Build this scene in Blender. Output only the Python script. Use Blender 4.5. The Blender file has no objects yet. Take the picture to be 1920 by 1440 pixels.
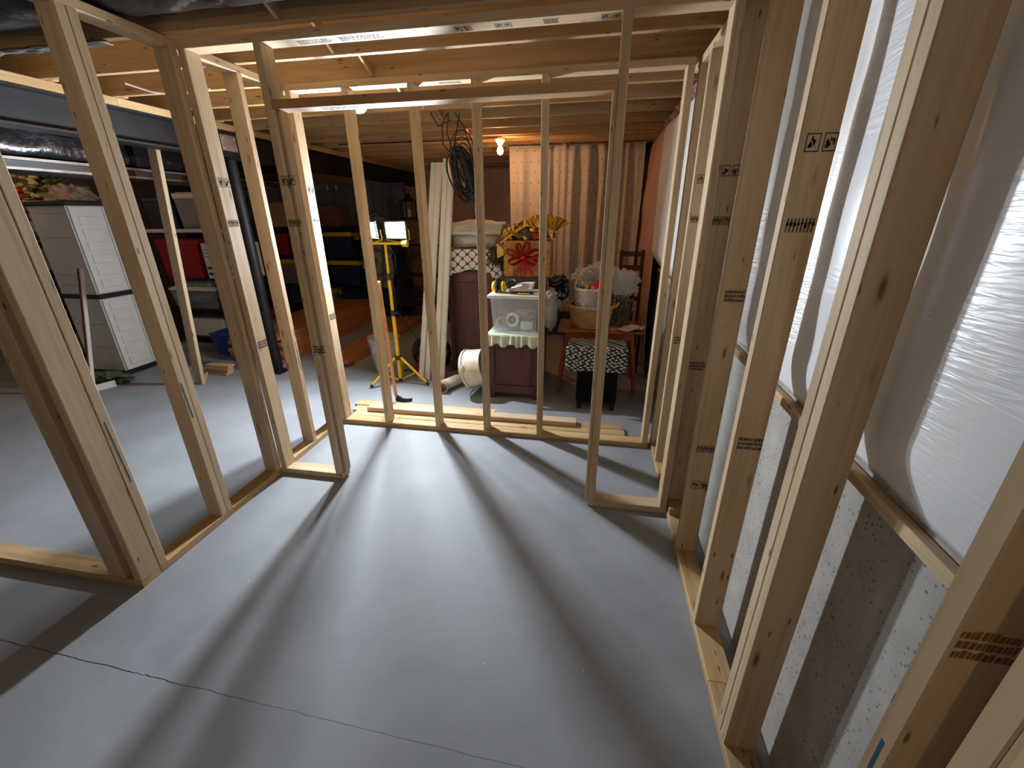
import bpy, bmesh, math, random
from mathutils import Vector, Matrix, noise
random.seed(7)
PI = math.pi
scn = bpy.context.scene
COL = scn.collection

# ------------------------------------------------------------------ camera
cam = bpy.data.cameras.new('camera'); co = bpy.data.objects.new('camera', cam); COL.objects.link(co)
cam.sensor_width = 36; cam.lens = 36 * 789.33 / 1920; cam.clip_start = .02; cam.clip_end = 60
RT = Vector((0.98366823, 0.17981568, -0.0079454)); UP = Vector((-0.06012122, 0.36985567, 0.92714196)); FW = Vector((-0.16965332, 0.91152241, -0.37462601))
mw = Matrix((RT, UP, -FW)).transposed().to_4x4(); mw.translation = (0, 0, 1.5826)
co.matrix_world = mw
scn.camera = co

# ------------------------------------------------------------------ world, view
wd = bpy.data.worlds.new('world'); scn.world = wd; wd.use_nodes = True
bgn = wd.node_tree.nodes['Background']; bgn.inputs[0].default_value = (.9, .93, 1, 1); bgn.inputs[1].default_value = .06
scn.view_settings.view_transform = 'Standard'; scn.view_settings.look = 'None'
scn.view_settings.gamma = 1; scn.view_settings.use_curve_mapping = False
scn.view_settings.exposure = 0.0
WORK_LIGHT = 2900.0      # emission of each flood lens
BULB_FAR = 15.0         # watts of the bare bulb by the curtain
FILL_REAR = 21.0        # watts of the unseen fill bulb added behind the camera

# ------------------------------------------------------------------ node helpers
MATS = {}
def newmat(name):
    m = bpy.data.materials.new(name); m.use_nodes = True
    nt = m.node_tree; b = nt.nodes['Principled BSDF']
    return m, nt, b
def N(nt, t, **k):
    n = nt.nodes.new(t)
    for a, v in k.items():
        if a in n.inputs.keys() if isinstance(a, str) else False: n.inputs[a].default_value = v
        else: setattr(n, a, v)
    return n
def L(nt, a, b): nt.links.new(a, b)
def ramp(nt, fac, stops):
    r = nt.nodes.new('ShaderNodeValToRGB'); e = r.color_ramp.elements
    while len(e) < len(stops): e.new(.5)
    for i, (p, c) in enumerate(stops):
        e[i].position = p; e[i].color = (*c, 1) if len(c) == 3 else c
    L(nt, fac, r.inputs[0]); return r
def mixc(nt, fac, a, b, mode='MIX'):
    n = nt.nodes.new('ShaderNodeMix'); n.data_type = 'RGBA'; n.blend_type = mode
    if hasattr(fac, 'links'): L(nt, fac, n.inputs[0])
    else: n.inputs[0].default_value = fac
    for s, v in ((6, a), (7, b)):
        if hasattr(v, 'links'): L(nt, v, n.inputs[s])
        else: n.inputs[s].default_value = (*v, 1)
    return n.outputs[2]
def coords(nt, scale=(1, 1, 1), rand=True):
    tc = nt.nodes.new('ShaderNodeTexCoord'); mp = nt.nodes.new('ShaderNodeMapping'); mp.inputs['Scale'].default_value = scale
    if rand:
        oi = nt.nodes.new('ShaderNodeObjectInfo'); mu = nt.nodes.new('ShaderNodeVectorMath'); mu.operation = 'SCALE'
        mu.inputs[0].default_value = (17.3, 9.1, 23.7); L(nt, oi.outputs['Random'], mu.inputs['Scale'])
        ad = nt.nodes.new('ShaderNodeVectorMath'); L(nt, tc.outputs['Object'], ad.inputs[0]); L(nt, mu.outputs[0], ad.inputs[1])
        L(nt, ad.outputs[0], mp.inputs[0])
    else: L(nt, tc.outputs['Object'], mp.inputs[0])
    return mp.outputs[0]
def mul(c, k): return tuple(min(1, x * k) for x in c)
def plain(name, col, rough=.6, metal=0, var=.15, scale=7, bump=0, bscale=60, spec=.5, alpha=1, trans=0, sheen=0):
    if name in MATS: return MATS[name]
    m, nt, b = newmat(name); v = coords(nt)
    n = N(nt, 'ShaderNodeTexNoise'); n.inputs['Scale'].default_value = scale; n.inputs['Detail'].default_value = 4; L(nt, v, n.inputs[0])
    r = ramp(nt, n.outputs[0], [(.3, mul(col, 1 - var)), (.7, mul(col, 1 + var))]); L(nt, r.outputs[0], b.inputs['Base Color'])
    b.inputs['Roughness'].default_value = rough; b.inputs['Metallic'].default_value = metal
    b.inputs['Specular IOR Level'].default_value = spec; b.inputs['Alpha'].default_value = alpha
    b.inputs['Transmission Weight'].default_value = trans
    if sheen: b.inputs['Sheen Weight'].default_value = sheen
    if bump:
        n2 = N(nt, 'ShaderNodeTexNoise'); n2.inputs['Scale'].default_value = bscale; n2.inputs['Detail'].default_value = 3; L(nt, v, n2.inputs[0])
        bp = N(nt, 'ShaderNodeBump'); bp.inputs['Strength'].default_value = bump; bp.inputs['Distance'].default_value = .01
        L(nt, n2.outputs[0], bp.inputs['Height']); L(nt, bp.outputs[0], b.inputs['Normal'])
    MATS[name] = m; return m
def wood(name, light, dark, knot=(.16, .075, .03), rough=.62, grain=34, kn=True, tint=.16):
    """softwood with grain and knots along the piece's own long (local z) axis"""
    m, nt, b = newmat(name)
    v = coords(nt, (1, 1, 1))
    mp = N(nt, 'ShaderNodeMapping'); mp.inputs['Scale'].default_value = (grain, grain, 1.3); L(nt, v, mp.inputs[0])
    n = N(nt, 'ShaderNodeTexNoise'); n.inputs['Scale'].default_value = 1; n.inputs['Detail'].default_value = 6; n.inputs['Roughness'].default_value = .6; n.inputs['Distortion'].default_value = .8
    L(nt, mp.outputs[0], n.inputs[0])
    c = ramp(nt, n.outputs[0], [(.28, dark), (.5, light), (.78, mul(light, 1.12))]).outputs[0]
    mp2 = N(nt, 'ShaderNodeMapping'); mp2.inputs['Scale'].default_value = (5, 5, 1.1); L(nt, v, mp2.inputs[0])
    n2 = N(nt, 'ShaderNodeTexNoise'); n2.inputs['Scale'].default_value = 1; n2.inputs['Detail'].default_value = 2; L(nt, mp2.outputs[0], n2.inputs[0])
    f2 = ramp(nt, n2.outputs[0], [(.35, (1 - tint, 1 - tint * 1.25, 1 - tint * 1.6)), (.65, (1.0, 1.0, 1.0))]).outputs[0]
    c = mixc(nt, 1.0, c, f2, 'MULTIPLY')
    oi = N(nt, 'ShaderNodeObjectInfo')
    f3 = ramp(nt, oi.outputs['Random'], [(0, (.90, .87, .82)), (.5, (1, .99, .97)), (1, (1, .95, .88))]).outputs[0]
    c = mixc(nt, 1.0, c, f3, 'MULTIPLY')
    if kn:
        mp3 = N(nt, 'ShaderNodeMapping'); mp3.inputs['Scale'].default_value = (13, 13, 3.2); L(nt, v, mp3.inputs[0])
        vo = N(nt, 'ShaderNodeTexVoronoi'); vo.inputs['Scale'].default_value = 1; vo.inputs['Randomness'].default_value = 1; L(nt, mp3.outputs[0], vo.inputs[0])
        kf = ramp(nt, vo.outputs['Distance'], [(.05, (.9, .9, .9)), (.085, (.35, .35, .35)), (.15, (0, 0, 0))]).outputs[0]
        c = mixc(nt, kf, c, knot)
        mp4 = N(nt, 'ShaderNodeMapping'); mp4.inputs['Scale'].default_value = (26, 26, 6.5); mp4.inputs['Location'].default_value = (3.3, 1.7, 5.1); L(nt, v, mp4.inputs[0])
        vo4 = N(nt, 'ShaderNodeTexVoronoi'); vo4.inputs['Scale'].default_value = 1; L(nt, mp4.outputs[0], vo4.inputs[0])
        k4 = ramp(nt, vo4.outputs['Distance'], [(.06, (.9, .9, .9)), (.12, (0, 0, 0))]).outputs[0]
        c = mixc(nt, k4, c, mul(knot, .8))
    L(nt, c, b.inputs['Base Color']); b.inputs['Roughness'].default_value = rough; b.inputs['Specular IOR Level'].default_value = .3
    bp = N(nt, 'ShaderNodeBump'); bp.inputs['Strength'].default_value = .12; bp.inputs['Distance'].default_value = .004
    L(nt, n.outputs[0], bp.inputs['Height']); L(nt, bp.outputs[0], b.inputs['Normal'])
    MATS[name] = m; return m
def emit(name, col, s):
    m, nt, b = newmat(name); b.inputs['Base Color'].default_value = (*col, 1)
    b.inputs['Emission Color'].default_value = (*col, 1); b.inputs['Emission Strength'].default_value = s
    MATS[name] = m; return m

STUD = wood('spruce_stud', (.60, .475, .325), (.47, .345, .21))
JOIST = wood('joist_lumber', (.50, .34, .185), (.39, .24, .11), tint=.2)
PLATE = wood('plate_lumber', (.57, .415, .235), (.41, .27, .12), tint=.28)
CEDAR = wood('cedar_plank', (.46, .19, .085), (.30, .11, .045), kn=True, rough=.7)
DARKPINE = wood('header_lumber', (.50, .30, .14), (.34, .18, .075), tint=.3)
MAHOG = wood('mahogany', (.12, .047, .047), (.075, .026, .027), kn=False, rough=.32, tint=.25)
ORANGEWOOD = wood('orange_stained_wood', (.36, .10, .035), (.22, .055, .02), kn=False, rough=.35)
DARKWOOD = wood('dark_turned_wood', (.09, .035, .018), (.05, .018, .01), kn=False, rough=.4)
HANDLE = wood('ash_handle', (.58, .30, .13), (.42, .19, .07), kn=False, rough=.45)

def m_floor():
    m, nt, b = newmat('painted_concrete'); v = coords(nt, rand=False)
    n = N(nt, 'ShaderNodeTexNoise'); n.inputs['Scale'].default_value = 2.2; n.inputs['Detail'].default_value = 7; n.inputs['Roughness'].default_value = .62; L(nt, v, n.inputs[0])
    c = ramp(nt, n.outputs[0], [(.28, (.225, .240, .262)), (.52, (.272, .290, .315)), (.78, (.325, .345, .37))]).outputs[0]
    vo = N(nt, 'ShaderNodeTexVoronoi'); vo.inputs['Scale'].default_value = 5.5; L(nt, v, vo.inputs[0])
    k = ramp(nt, vo.outputs['Distance'], [(.012, (1, 1, 1)), (.02, (0, 0, 0))]).outputs[0]
    c = mixc(nt, k, c, (.6, .62, .64)); L(nt, c, b.inputs['Base Color'])
    mp = N(nt, 'ShaderNodeMapping'); mp.inputs['Scale'].default_value = (9, 60, 9); mp.inputs['Rotation'].default_value = (0, 0, .5); L(nt, v, mp.inputs[0])
    n2 = N(nt, 'ShaderNodeTexNoise'); n2.inputs['Scale'].default_value = 1; n2.inputs['Detail'].default_value = 5; L(nt, mp.outputs[0], n2.inputs[0])
    n3 = N(nt, 'ShaderNodeTexNoise'); n3.inputs['Scale'].default_value = 28; n3.inputs['Detail'].default_value = 5; L(nt, v, n3.inputs[0])
    ad = N(nt, 'ShaderNodeMath', operation='ADD'); L(nt, n.outputs[0], ad.inputs[0]); L(nt, n3.outputs[0], ad.inputs[1])
    bp = N(nt, 'ShaderNodeBump'); bp.inputs['Strength'].default_value = .10; bp.inputs['Distance'].default_value = .006
    L(nt, ad.outputs[0], bp.inputs['Height']); L(nt, bp.outputs[0], b.inputs['Normal'])
    rr = ramp(nt, n.outputs[0], [(.3, (.52, .52, .52)), (.7, (.66, .66, .66))]); L(nt, rr.outputs[0], b.inputs['Roughness']); b.inputs['Specular IOR Level'].default_value = .32
    return m
def m_concrete():
    m, nt, b = newmat('foundation_concrete'); v = coords(nt, rand=False)
    n = N(nt, 'ShaderNodeTexNoise'); n.inputs['Scale'].default_value = 5; n.inputs['Detail'].default_value = 8; n.inputs['Roughness'].default_value = .7; L(nt, v, n.inputs[0])
    c = ramp(nt, n.outputs[0], [(.3, (.29, .28, .258)), (.7, (.45, .437, .41))]).outputs[0]
    vo = N(nt, 'ShaderNodeTexVoronoi'); vo.inputs['Scale'].default_value = 85; L(nt, v, vo.inputs[0])
    n2 = N(nt, 'ShaderNodeTexNoise'); n2.inputs['Scale'].default_value = 9; L(nt, v, n2.inputs[0])
    sb = N(nt, 'ShaderNodeMath', operation='MULTIPLY'); L(nt, n2.outputs[0], sb.inputs[0]); sb.inputs[1].default_value = .5
    lt = N(nt, 'ShaderNodeMath', operation='LESS_THAN'); L(nt, vo.outputs['Distance'], lt.inputs[0]); L(nt, sb.outputs[0], lt.inputs[1])
    vo2 = N(nt, 'ShaderNodeTexVoronoi'); vo2.inputs['Scale'].default_value = 85; L(nt, v, vo2.inputs[0])
    gt = N(nt, 'ShaderNodeSeparateColor'); L(nt, vo2.outputs['Color'], gt.inputs[0])
    g2 = N(nt, 'ShaderNodeMath', operation='GREATER_THAN'); L(nt, gt.outputs[0], g2.inputs[0]); g2.inputs[1].default_value = .6
    pit = N(nt, 'ShaderNodeMath', operation='MULTIPLY'); L(nt, lt.outputs[0], pit.inputs[0]); L(nt, g2.outputs[0], pit.inputs[1])
    c = mixc(nt, pit.outputs[0], c, (.17, .16, .15)); L(nt, c, b.inputs['Base Color']); b.inputs['Roughness'].default_value = .85
    bp = N(nt, 'ShaderNodeBump'); bp.inputs['Strength'].default_value = .35; bp.inputs['Distance'].default_value = .005; bp.invert = True
    L(nt, pit.outputs[0], bp.inputs['Height']); L(nt, bp.outputs[0], b.inputs['Normal'])
    return m
def m_blanket():
    m, nt, b = newmat('white_vinyl_facing'); v = coords(nt, rand=False)
    b.inputs['Base Color'].default_value = (.80, .82, .85, 1); b.inputs['Roughness'].default_value = .34; b.inputs['Specular IOR Level'].default_value = .55
    mp = N(nt, 'ShaderNodeMapping'); mp.inputs['Scale'].default_value = (10, 12, 95); mp.inputs['Rotation'].default_value = (.12, 0, 0); L(nt, v, mp.inputs[0])
    n = N(nt, 'ShaderNodeTexNoise'); n.inputs['Scale'].default_value = 1; n.inputs['Detail'].default_value = 3; n.inputs['Distortion'].default_value = .6; L(nt, mp.outputs[0], n.inputs[0])
    big = N(nt, 'ShaderNodeTexNoise'); big.inputs['Scale'].default_value = 2.3; L(nt, v, big.inputs[0])
    k = ramp(nt, big.outputs[0], [(.42, (.12, .12, .12)), (.6, (1, 1, 1))]).outputs[0]
    h = N(nt, 'ShaderNodeMath', operation='MULTIPLY'); L(nt, n.outputs[0], h.inputs[0]); L(nt, k, h.inputs[1])
    bp = N(nt, 'ShaderNodeBump'); bp.inputs['Strength'].default_value = .42; bp.inputs['Distance'].default_value = .012
    L(nt, h.outputs[0], bp.inputs['Height']); L(nt, bp.outputs[0], b.inputs['Normal'])
    return m
def m_pattern(name, kind, a, c2, rough=.85):
    """printed cloth: kind dots / quatrefoil lattice / leaf dashes, in the cloth's own object space"""
    m, nt, b = newmat(name); tc = N(nt, 'ShaderNodeTexCoord'); sp = N(nt, 'ShaderNodeSeparateXYZ'); L(nt, tc.outputs['Object'], sp.inputs[0])
    def ma(op, x, y=None):
        n = N(nt, 'ShaderNodeMath', operation=op)
        for i, q in enumerate((x, y)):
            if q is None: continue
            if hasattr(q, 'links'): L(nt, q, n.inputs[i])
            else: n.inputs[i].default_value = q
        return n.outputs[0]
    X, Y, Z = sp.outputs
    if kind == 'dots':
        u = ma('ADD', ma('MULTIPLY', X, 1 / .105), 0); w = ma('MULTIPLY', Z, 1 / .115)
        row = ma('FLOOR', w); off = ma('MULTIPLY', ma('MODULO', row, 2.0), .5)
        fu = ma('SUBTRACT', ma('FRACT', ma('ADD', u, off)), .5); fw = ma('SUBTRACT', ma('FRACT', w), .5)
        d = ma('SQRT', ma('ADD', ma('MULTIPLY', fu, fu), ma('MULTIPLY', fw, fw))); f = ma('LESS_THAN', d, .065)
    elif kind == 'lattice':
        s = 2 * PI / .098
        h = ma('ADD', Z, ma('MULTIPLY', Y, 1.0))
        q = ma('ADD', ma('COSINE', ma('MULTIPLY', X, s)), ma('COSINE', ma('MULTIPLY', h, s)))
        w2 = ma('MULTIPLY', ma('MULTIPLY', ma('COSINE', ma('MULTIPLY', X, s * 2)), ma('COSINE', ma('MULTIPLY', h, s * 2))), .25)
        f = ma('LESS_THAN', ma('ABSOLUTE', ma('ADD', q, w2)), .36)
    else:
        cb_ = N(nt, 'ShaderNodeCombineXYZ'); L(nt, ma('ADD', X, Y), cb_.inputs[0]); L(nt, Z, cb_.inputs[1])
        mp = N(nt, 'ShaderNodeMapping'); mp.inputs['Rotation'].default_value = (0, 0, -.65); mp.inputs['Scale'].default_value = (27, 44, 1); L(nt, cb_.outputs[0], mp.inputs[0])
        vo = N(nt, 'ShaderNodeTexVoronoi', voronoi_dimensions='2D'); vo.inputs['Scale'].default_value = 1; vo.inputs['Randomness'].default_value = .45; L(nt, mp.outputs[0], vo.inputs[0])
        f = ma('LESS_THAN', vo.outputs['Distance'], .33)
    L(nt, mixc(nt, f, a, c2), b.inputs['Base Color']); b.inputs['Roughness'].default_value = rough
    MATS[name] = m; return m
def m_poly():
    m, nt, b = newmat('poly_over_insulation'); v = coords(nt, rand=False)
    n = N(nt, 'ShaderNodeTexNoise'); n.inputs['Scale'].default_value = 2.5; n.inputs['Detail'].default_value = 5; L(nt, v, n.inputs[0])
    c = ramp(nt, n.outputs[0], [(.3, (.60, .36, .28)), (.7, (.74, .48, .39))]).outputs[0]; L(nt, c, b.inputs['Base Color'])
    b.inputs['Roughness'].default_value = .28
    n2 = N(nt, 'ShaderNodeTexNoise'); n2.inputs['Scale'].default_value = 14; n2.inputs['Distortion'].default_value = 2; L(nt, v, n2.inputs[0])
    bp = N(nt, 'ShaderNodeBump'); bp.inputs['Strength'].default_value = .5; bp.inputs['Distance'].default_value = .02
    L(nt, n2.outputs[0], bp.inputs['Height']); L(nt, bp.outputs[0], b.inputs['Normal'])
    return m
FLOOR, CONC, BLANKET, POLY = m_floor(), m_concrete(), m_blanket(), m_poly()
STEEL = plain('black_steel', (.010, .010, .012), .5, 0, .3, spec=.28)
BLKPLY = plain('black_plastic_wrap', (.010, .010, .012), .22, 0, .3, bump=.9, bscale=9, spec=.6)
SILVER = plain('galvanised', (.55, .56, .58), .3, .9, .12)
BLACK = plain('black_plastic', (.012, .012, .013), .45, 0, .2)
RUBBER = plain('black_rubber', (.012, .012, .012), .75, 0, .2)
YELLOW = plain('yellow_enamel', (.72, .47, .012), .38, 0, .08)
WHITEPL = plain('white_plastic', (.74, .75, .74), .42, 0, .05)
WHITEVINYL = plain('white_vinyl', (.70, .69, .64), .5, 0, .05)
CREAM = plain('cream_plastic', (.60, .55, .45), .5, 0, .16, scale=12)
NAVY = plain('navy_plastic', (.012, .02, .06), .5, 0, .3)
NAVYWALL = plain('navy_wall_paint', (.075, .095, .14), .6, 0, .25, scale=3)
RED = plain('red_plastic', (.30, .012, .018), .42, 0, .15)
BRIGHTRED = plain('bright_red_paper', (.52, .02, .015), .35, 0, .12)
GREY = plain('grey_plastic', (.22, .22, .23), .5, 0, .2)
CARDB = plain('cardboard', (.34, .22, .12), .85, 0, .12)
BROWNB = plain('brown_carton', (.10, .05, .035), .8, 0, .2)
PAPER = plain('white_paper', (.78, .77, .74), .8, 0, .04)
CLOTHW = plain('white_bedding', (.62, .59, .54), .9, 0, .1, bump=.3, bscale=30)
GREENCL = plain('pale_green_cloth', (.50, .56, .43), .9, 0, .1, bump=.15)
GOLD = plain('gold_foil', (.62, .40, .07), .25, .85, .25, scale=25)
GOLDBOX = plain('gold_print_card', (.42, .22, .06), .4, .25, .4, scale=28)
REDFOIL = plain('red_ribbon', (.50, .02, .015), .25, .3, .2)
CLEAR = plain('clear_plastic', (.74, .80, .86), .2, 0, .04, trans=0, alpha=.22, bump=.25, bscale=25)
CLEARBAG = plain('clear_plastic_bag', (.72, .74, .74), .2, 0, .1, alpha=.45, bump=1, bscale=26)
GREYBAG = plain('grey_plastic_bag', (.33, .33, .32), .35, 0, .15, alpha=.85, bump=.6, bscale=22)
GREENBAG = plain('green_film', (.12, .17, .13), .25, 0, .3, alpha=.85, bump=.9, bscale=26)
FUR = plain('brown_fur', (.06, .03, .015), .9, 0, .4, scale=40, bump=1, bscale=90)
WICKER = plain('natural_wicker', (.55, .36, .16), .6, 0, .2, scale=30)
WICKERW = plain('white_wicker', (.55, .50, .45), .6, 0, .2, scale=30)
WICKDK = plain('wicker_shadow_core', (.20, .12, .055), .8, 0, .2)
INK = plain('stamp_ink', (.045, .035, .03), .8, 0, .3, scale=80)
INKBR = plain('brown_stain', (.20, .075, .02), .8, 0, .3, scale=60)
TEAL = plain('teal_marker', (.01, .10, .15), .7, 0, .3, scale=50)
OSB = plain('subfloor_board', (.30, .19, .09), .85, 0, .3, scale=22)
PORC = plain('porcelain', (.7, .68, .63), .3, 0, .05)
GLASSW = plain('frosted_globe', (.75, .80, .82), .25, 0, .04)
PINK = plain('pink_fibreglass', (.42, .20, .18), .95, 0, .25, scale=20, bump=1, bscale=40)
DRIED = plain('dried_stems', (.17, .14, .09), .9, 0, .4, scale=30)
ORFLOW = plain('orange_petals', (.65, .20, .02), .7, 0, .3, scale=20)
CRFLOW = plain('cream_petals', (.72, .64, .38), .7, 0, .2, scale=20)
LEAFM = plain('artificial_leaf', (.10, .14, .03), .7, 0, .3)
CAMO = plain('mottled_grey_cloth', (.16, .16, .15), .9, 0, .8, scale=14)
BUCKETM = plain('plaster_splashed_plastic', (.42, .43, .42), .55, 0, .45, scale=11)
REDWHITE = plain('worn_white_paint', (.62, .58, .55), .6, 0, .1)
REDPAINT = plain('worn_red_paint', (.22, .03, .025), .7, 0, .5, scale=30)
DOTS = m_pattern('dotted_curtain_cloth', 'dots', (.54, .50, .455), (.16, .10, .07))
LATT = m_pattern('quatrefoil_blanket_cloth', 'lattice', (.72, .69, .63), (.07, .06, .055))
LEAF = m_pattern('leaf_print_cloth', 'leaf', (.025, .03, .032), (.55, .54, .50))

# ------------------------------------------------------------------ object helpers
WM = {}
def tag(o, label=None, cat=None, group=None, kind=None):
    for k, v in (('label', label), ('category', cat), ('group', group), ('kind', kind)):
        if v: o[k] = v
    return o
def link(o, parent=None, loc=(0, 0, 0), R=None):
    COL.objects.link(o)
    m = Matrix.Translation(loc) @ (R.to_4x4() if R else Matrix())
    WM[o] = m
    o.matrix_basis = m
    if parent:
        o.parent = parent; o.matrix_parent_inverse = WM[parent].inverted()
    return o
def thing(name, loc, label=None, cat=None, group=None, kind=None):
    o = bpy.data.objects.new(name, None); o.empty_display_size = .05
    link(o, None, loc); return tag(o, label, cat, group, kind)
def mesh_obj(name, me, mat, parent=None, loc=(0, 0, 0), R=None):
    if mat and not me.materials: me.materials.append(mat)
    o = bpy.data.objects.new(name, me); return link(o, parent, loc, R)
class B:
    """collects shapes given in world coordinates; build() links them as one mesh with its origin at the base"""
    def __init__(s): s.bm = bmesh.new(); s.smooth = False
    def faces(s, vs, fs):
        v = [s.bm.verts.new(p) for p in vs]
        for f in fs:
            try: s.bm.faces.new([v[i] for i in f])
            except ValueError: pass
        return v
    def box(s, x0, x1, y0, y1, z0, z1, M=None):
        P = [Vector(p) for p in ((x0, y0, z0), (x1, y0, z0), (x1, y1, z0), (x0, y1, z0), (x0, y0, z1), (x1, y0, z1), (x1, y1, z1), (x0, y1, z1))]
        if M: P = [M @ p for p in P]
        s.faces(P, [(0, 3, 2, 1), (4, 5, 6, 7), (0, 1, 5, 4), (1, 2, 6, 5), (2, 3, 7, 6), (3, 0, 4, 7)]); return s
    def bev(s, x0, x1, y0, y1, z0, z1, r=.006, seg=2, M=None):
        b2 = bmesh.new(); bmesh.ops.create_cube(b2, size=1)
        for v in b2.verts: v.co = Vector(((x0 + x1) / 2 + v.co.x * (x1 - x0), (y0 + y1) / 2 + v.co.y * (y1 - y0), (z0 + z1) / 2 + v.co.z * (z1 - z0)))
        bmesh.ops.bevel(b2, geom=b2.edges[:], offset=r, segments=seg, affect='EDGES', profile=.5)
        if M: b2.transform(M)
        t = bpy.data.meshes.new('t'); b2.to_mesh(t); b2.free(); s.bm.from_mesh(t); bpy.data.meshes.remove(t); return s
    def taper(s, cx, cy, z0, z1, w0, d0, w1, d1, M=None):
        P = [(cx - w0 / 2, cy - d0 / 2, z0), (cx + w0 / 2, cy - d0 / 2, z0), (cx + w0 / 2, cy + d0 / 2, z0), (cx - w0 / 2, cy + d0 / 2, z0),
             (cx - w1 / 2, cy - d1 / 2, z1), (cx + w1 / 2, cy - d1 / 2, z1), (cx + w1 / 2, cy + d1 / 2, z1), (cx - w1 / 2, cy + d1 / 2, z1)]
        P = [Vector(p) for p in P]
        if M: P = [M @ p for p in P]
        s.faces(P, [(0, 3, 2, 1), (4, 5, 6, 7), (0, 1, 5, 4), (1, 2, 6, 5), (2, 3, 7, 6), (3, 0, 4, 7)]); return s
    def tube(s, pts, r, n=8, closed=False, cap=True):
        pts = [Vector(p) for p in pts]; R = r if isinstance(r, (list, tuple)) else [r] * len(pts)
        rings = []; ref = None; k = len(pts)
        for i, p in enumerate(pts):
            a = pts[(i - 1) % k] if (closed or i > 0) else p; c = pts[(i + 1) % k] if (closed or i < k - 1) else p
            t = (c - a).normalized()
            if ref is None: ref = Vector((0, 0, 1)) if abs(t.z) < .9 else Vector((1, 0, 0))
            u = (ref - t * ref.dot(t)).normalized(); ref = u; w = t.cross(u)
            rings.append([s.bm.verts.new(p + (u * math.cos(2 * PI * j / n) + w * math.sin(2 * PI * j / n)) * R[i]) for j in range(n)])
        for i in range(k if closed else k - 1):
            a, c = rings[i], rings[(i + 1) % k]
            for j in range(n): s.bm.faces.new((a[j], a[(j + 1) % n], c[(j + 1) % n], c[j]))
        if cap and not closed:
            s.bm.faces.new(rings[0][::-1]); s.bm.faces.new(rings[-1])
        s.smooth = True; return s
    def lathe(s, prof, n=20, M=None, cap=True):
        """prof: (radius, height) pairs round the local z axis"""
        M = M or Matrix(); rings = []
        for r, z in prof:
            rings.append([s.bm.verts.new(M @ Vector((r * math.cos(2 * PI * j / n), r * math.sin(2 * PI * j / n), z))) for j in range(n)])
        for a, c in zip(rings, rings[1:]):
            for j in range(n): s.bm.faces.new((a[j], a[(j + 1) % n], c[(j + 1) % n], c[j]))
        if cap: s.bm.faces.new(rings[0][::-1]); s.bm.faces.new(rings[-1])
        s.smooth = True; return s
    def grid(s, f, nu, nv):
        vs = [[s.bm.verts.new(f(i / nu, j / nv)) for j in range(nv + 1)] for i in range(nu + 1)]
        for i in range(nu):
            for j in range(nv): s.bm.faces.new((vs[i][j], vs[i + 1][j], vs[i + 1][j + 1], vs[i][j + 1]))
        s.smooth = True; return s
    def blob(s, c, rad, amp=.15, freq=3, seed=0, sub=3, zmin=None, box=0, M=None):
        b2 = bmesh.new(); bmesh.ops.create_icosphere(b2, subdivisions=sub, radius=1)
        for v in b2.verts:
            d = v.co.normalized(); k = 1 + amp * noise.noise(d * freq + Vector((seed * 7.3, seed * 3.1, 0))) + amp * .5 * noise.noise(d * freq * 2.7 + Vector((seed, 0, seed)))
            if box: d = Vector([math.copysign(abs(x) ** (1 - box), x) for x in d])
            p = Vector((d.x * rad[0], d.y * rad[1], d.z * rad[2])) * k
            if M: p = M @ p
            p = p + Vector(c)
            if zmin is not None and p.z < zmin: p.z = zmin
            v.co = p
        t = bpy.data.meshes.new('t'); b2.to_mesh(t); b2.free(); s.bm.from_mesh(t); bpy.data.meshes.remove(t); s.smooth = True; return s
    def build(s, name, mat, parent=None, smooth=None, thick=0):
        bm = s.bm
        xs = [v.co for v in bm.verts]
        lo = Vector([min(p[i] for p in xs) for i in range(3)]); hi = Vector([max(p[i] for p in xs) for i in range(3)])
        o = Vector(((lo.x + hi.x) / 2, (lo.y + hi.y) / 2, lo.z))
        for v in bm.verts: v.co -= o
        bmesh.ops.recalc_face_normals(bm, faces=bm.faces[:])
        me = bpy.data.meshes.new(name); bm.to_mesh(me); bm.free()
        if (s.smooth if smooth is None else smooth):
            me.polygons.foreach_set('use_smooth', [True] * len(me.polygons)); me.set_sharp_from_angle(angle=math.radians(38))
        ob = mesh_obj(name, me, mat, parent, o)
        if thick:
            md = ob.modifiers.new('thickness', 'SOLIDIFY'); md.thickness = thick; md.offset = 0
        return ob
def box_part(name, mat, parent, x0, x1, y0, y1, z0, z1, r=.004): return B().bev(x0, x1, y0, y1, z0, z1, r, 1).build(name, mat, parent)

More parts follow.
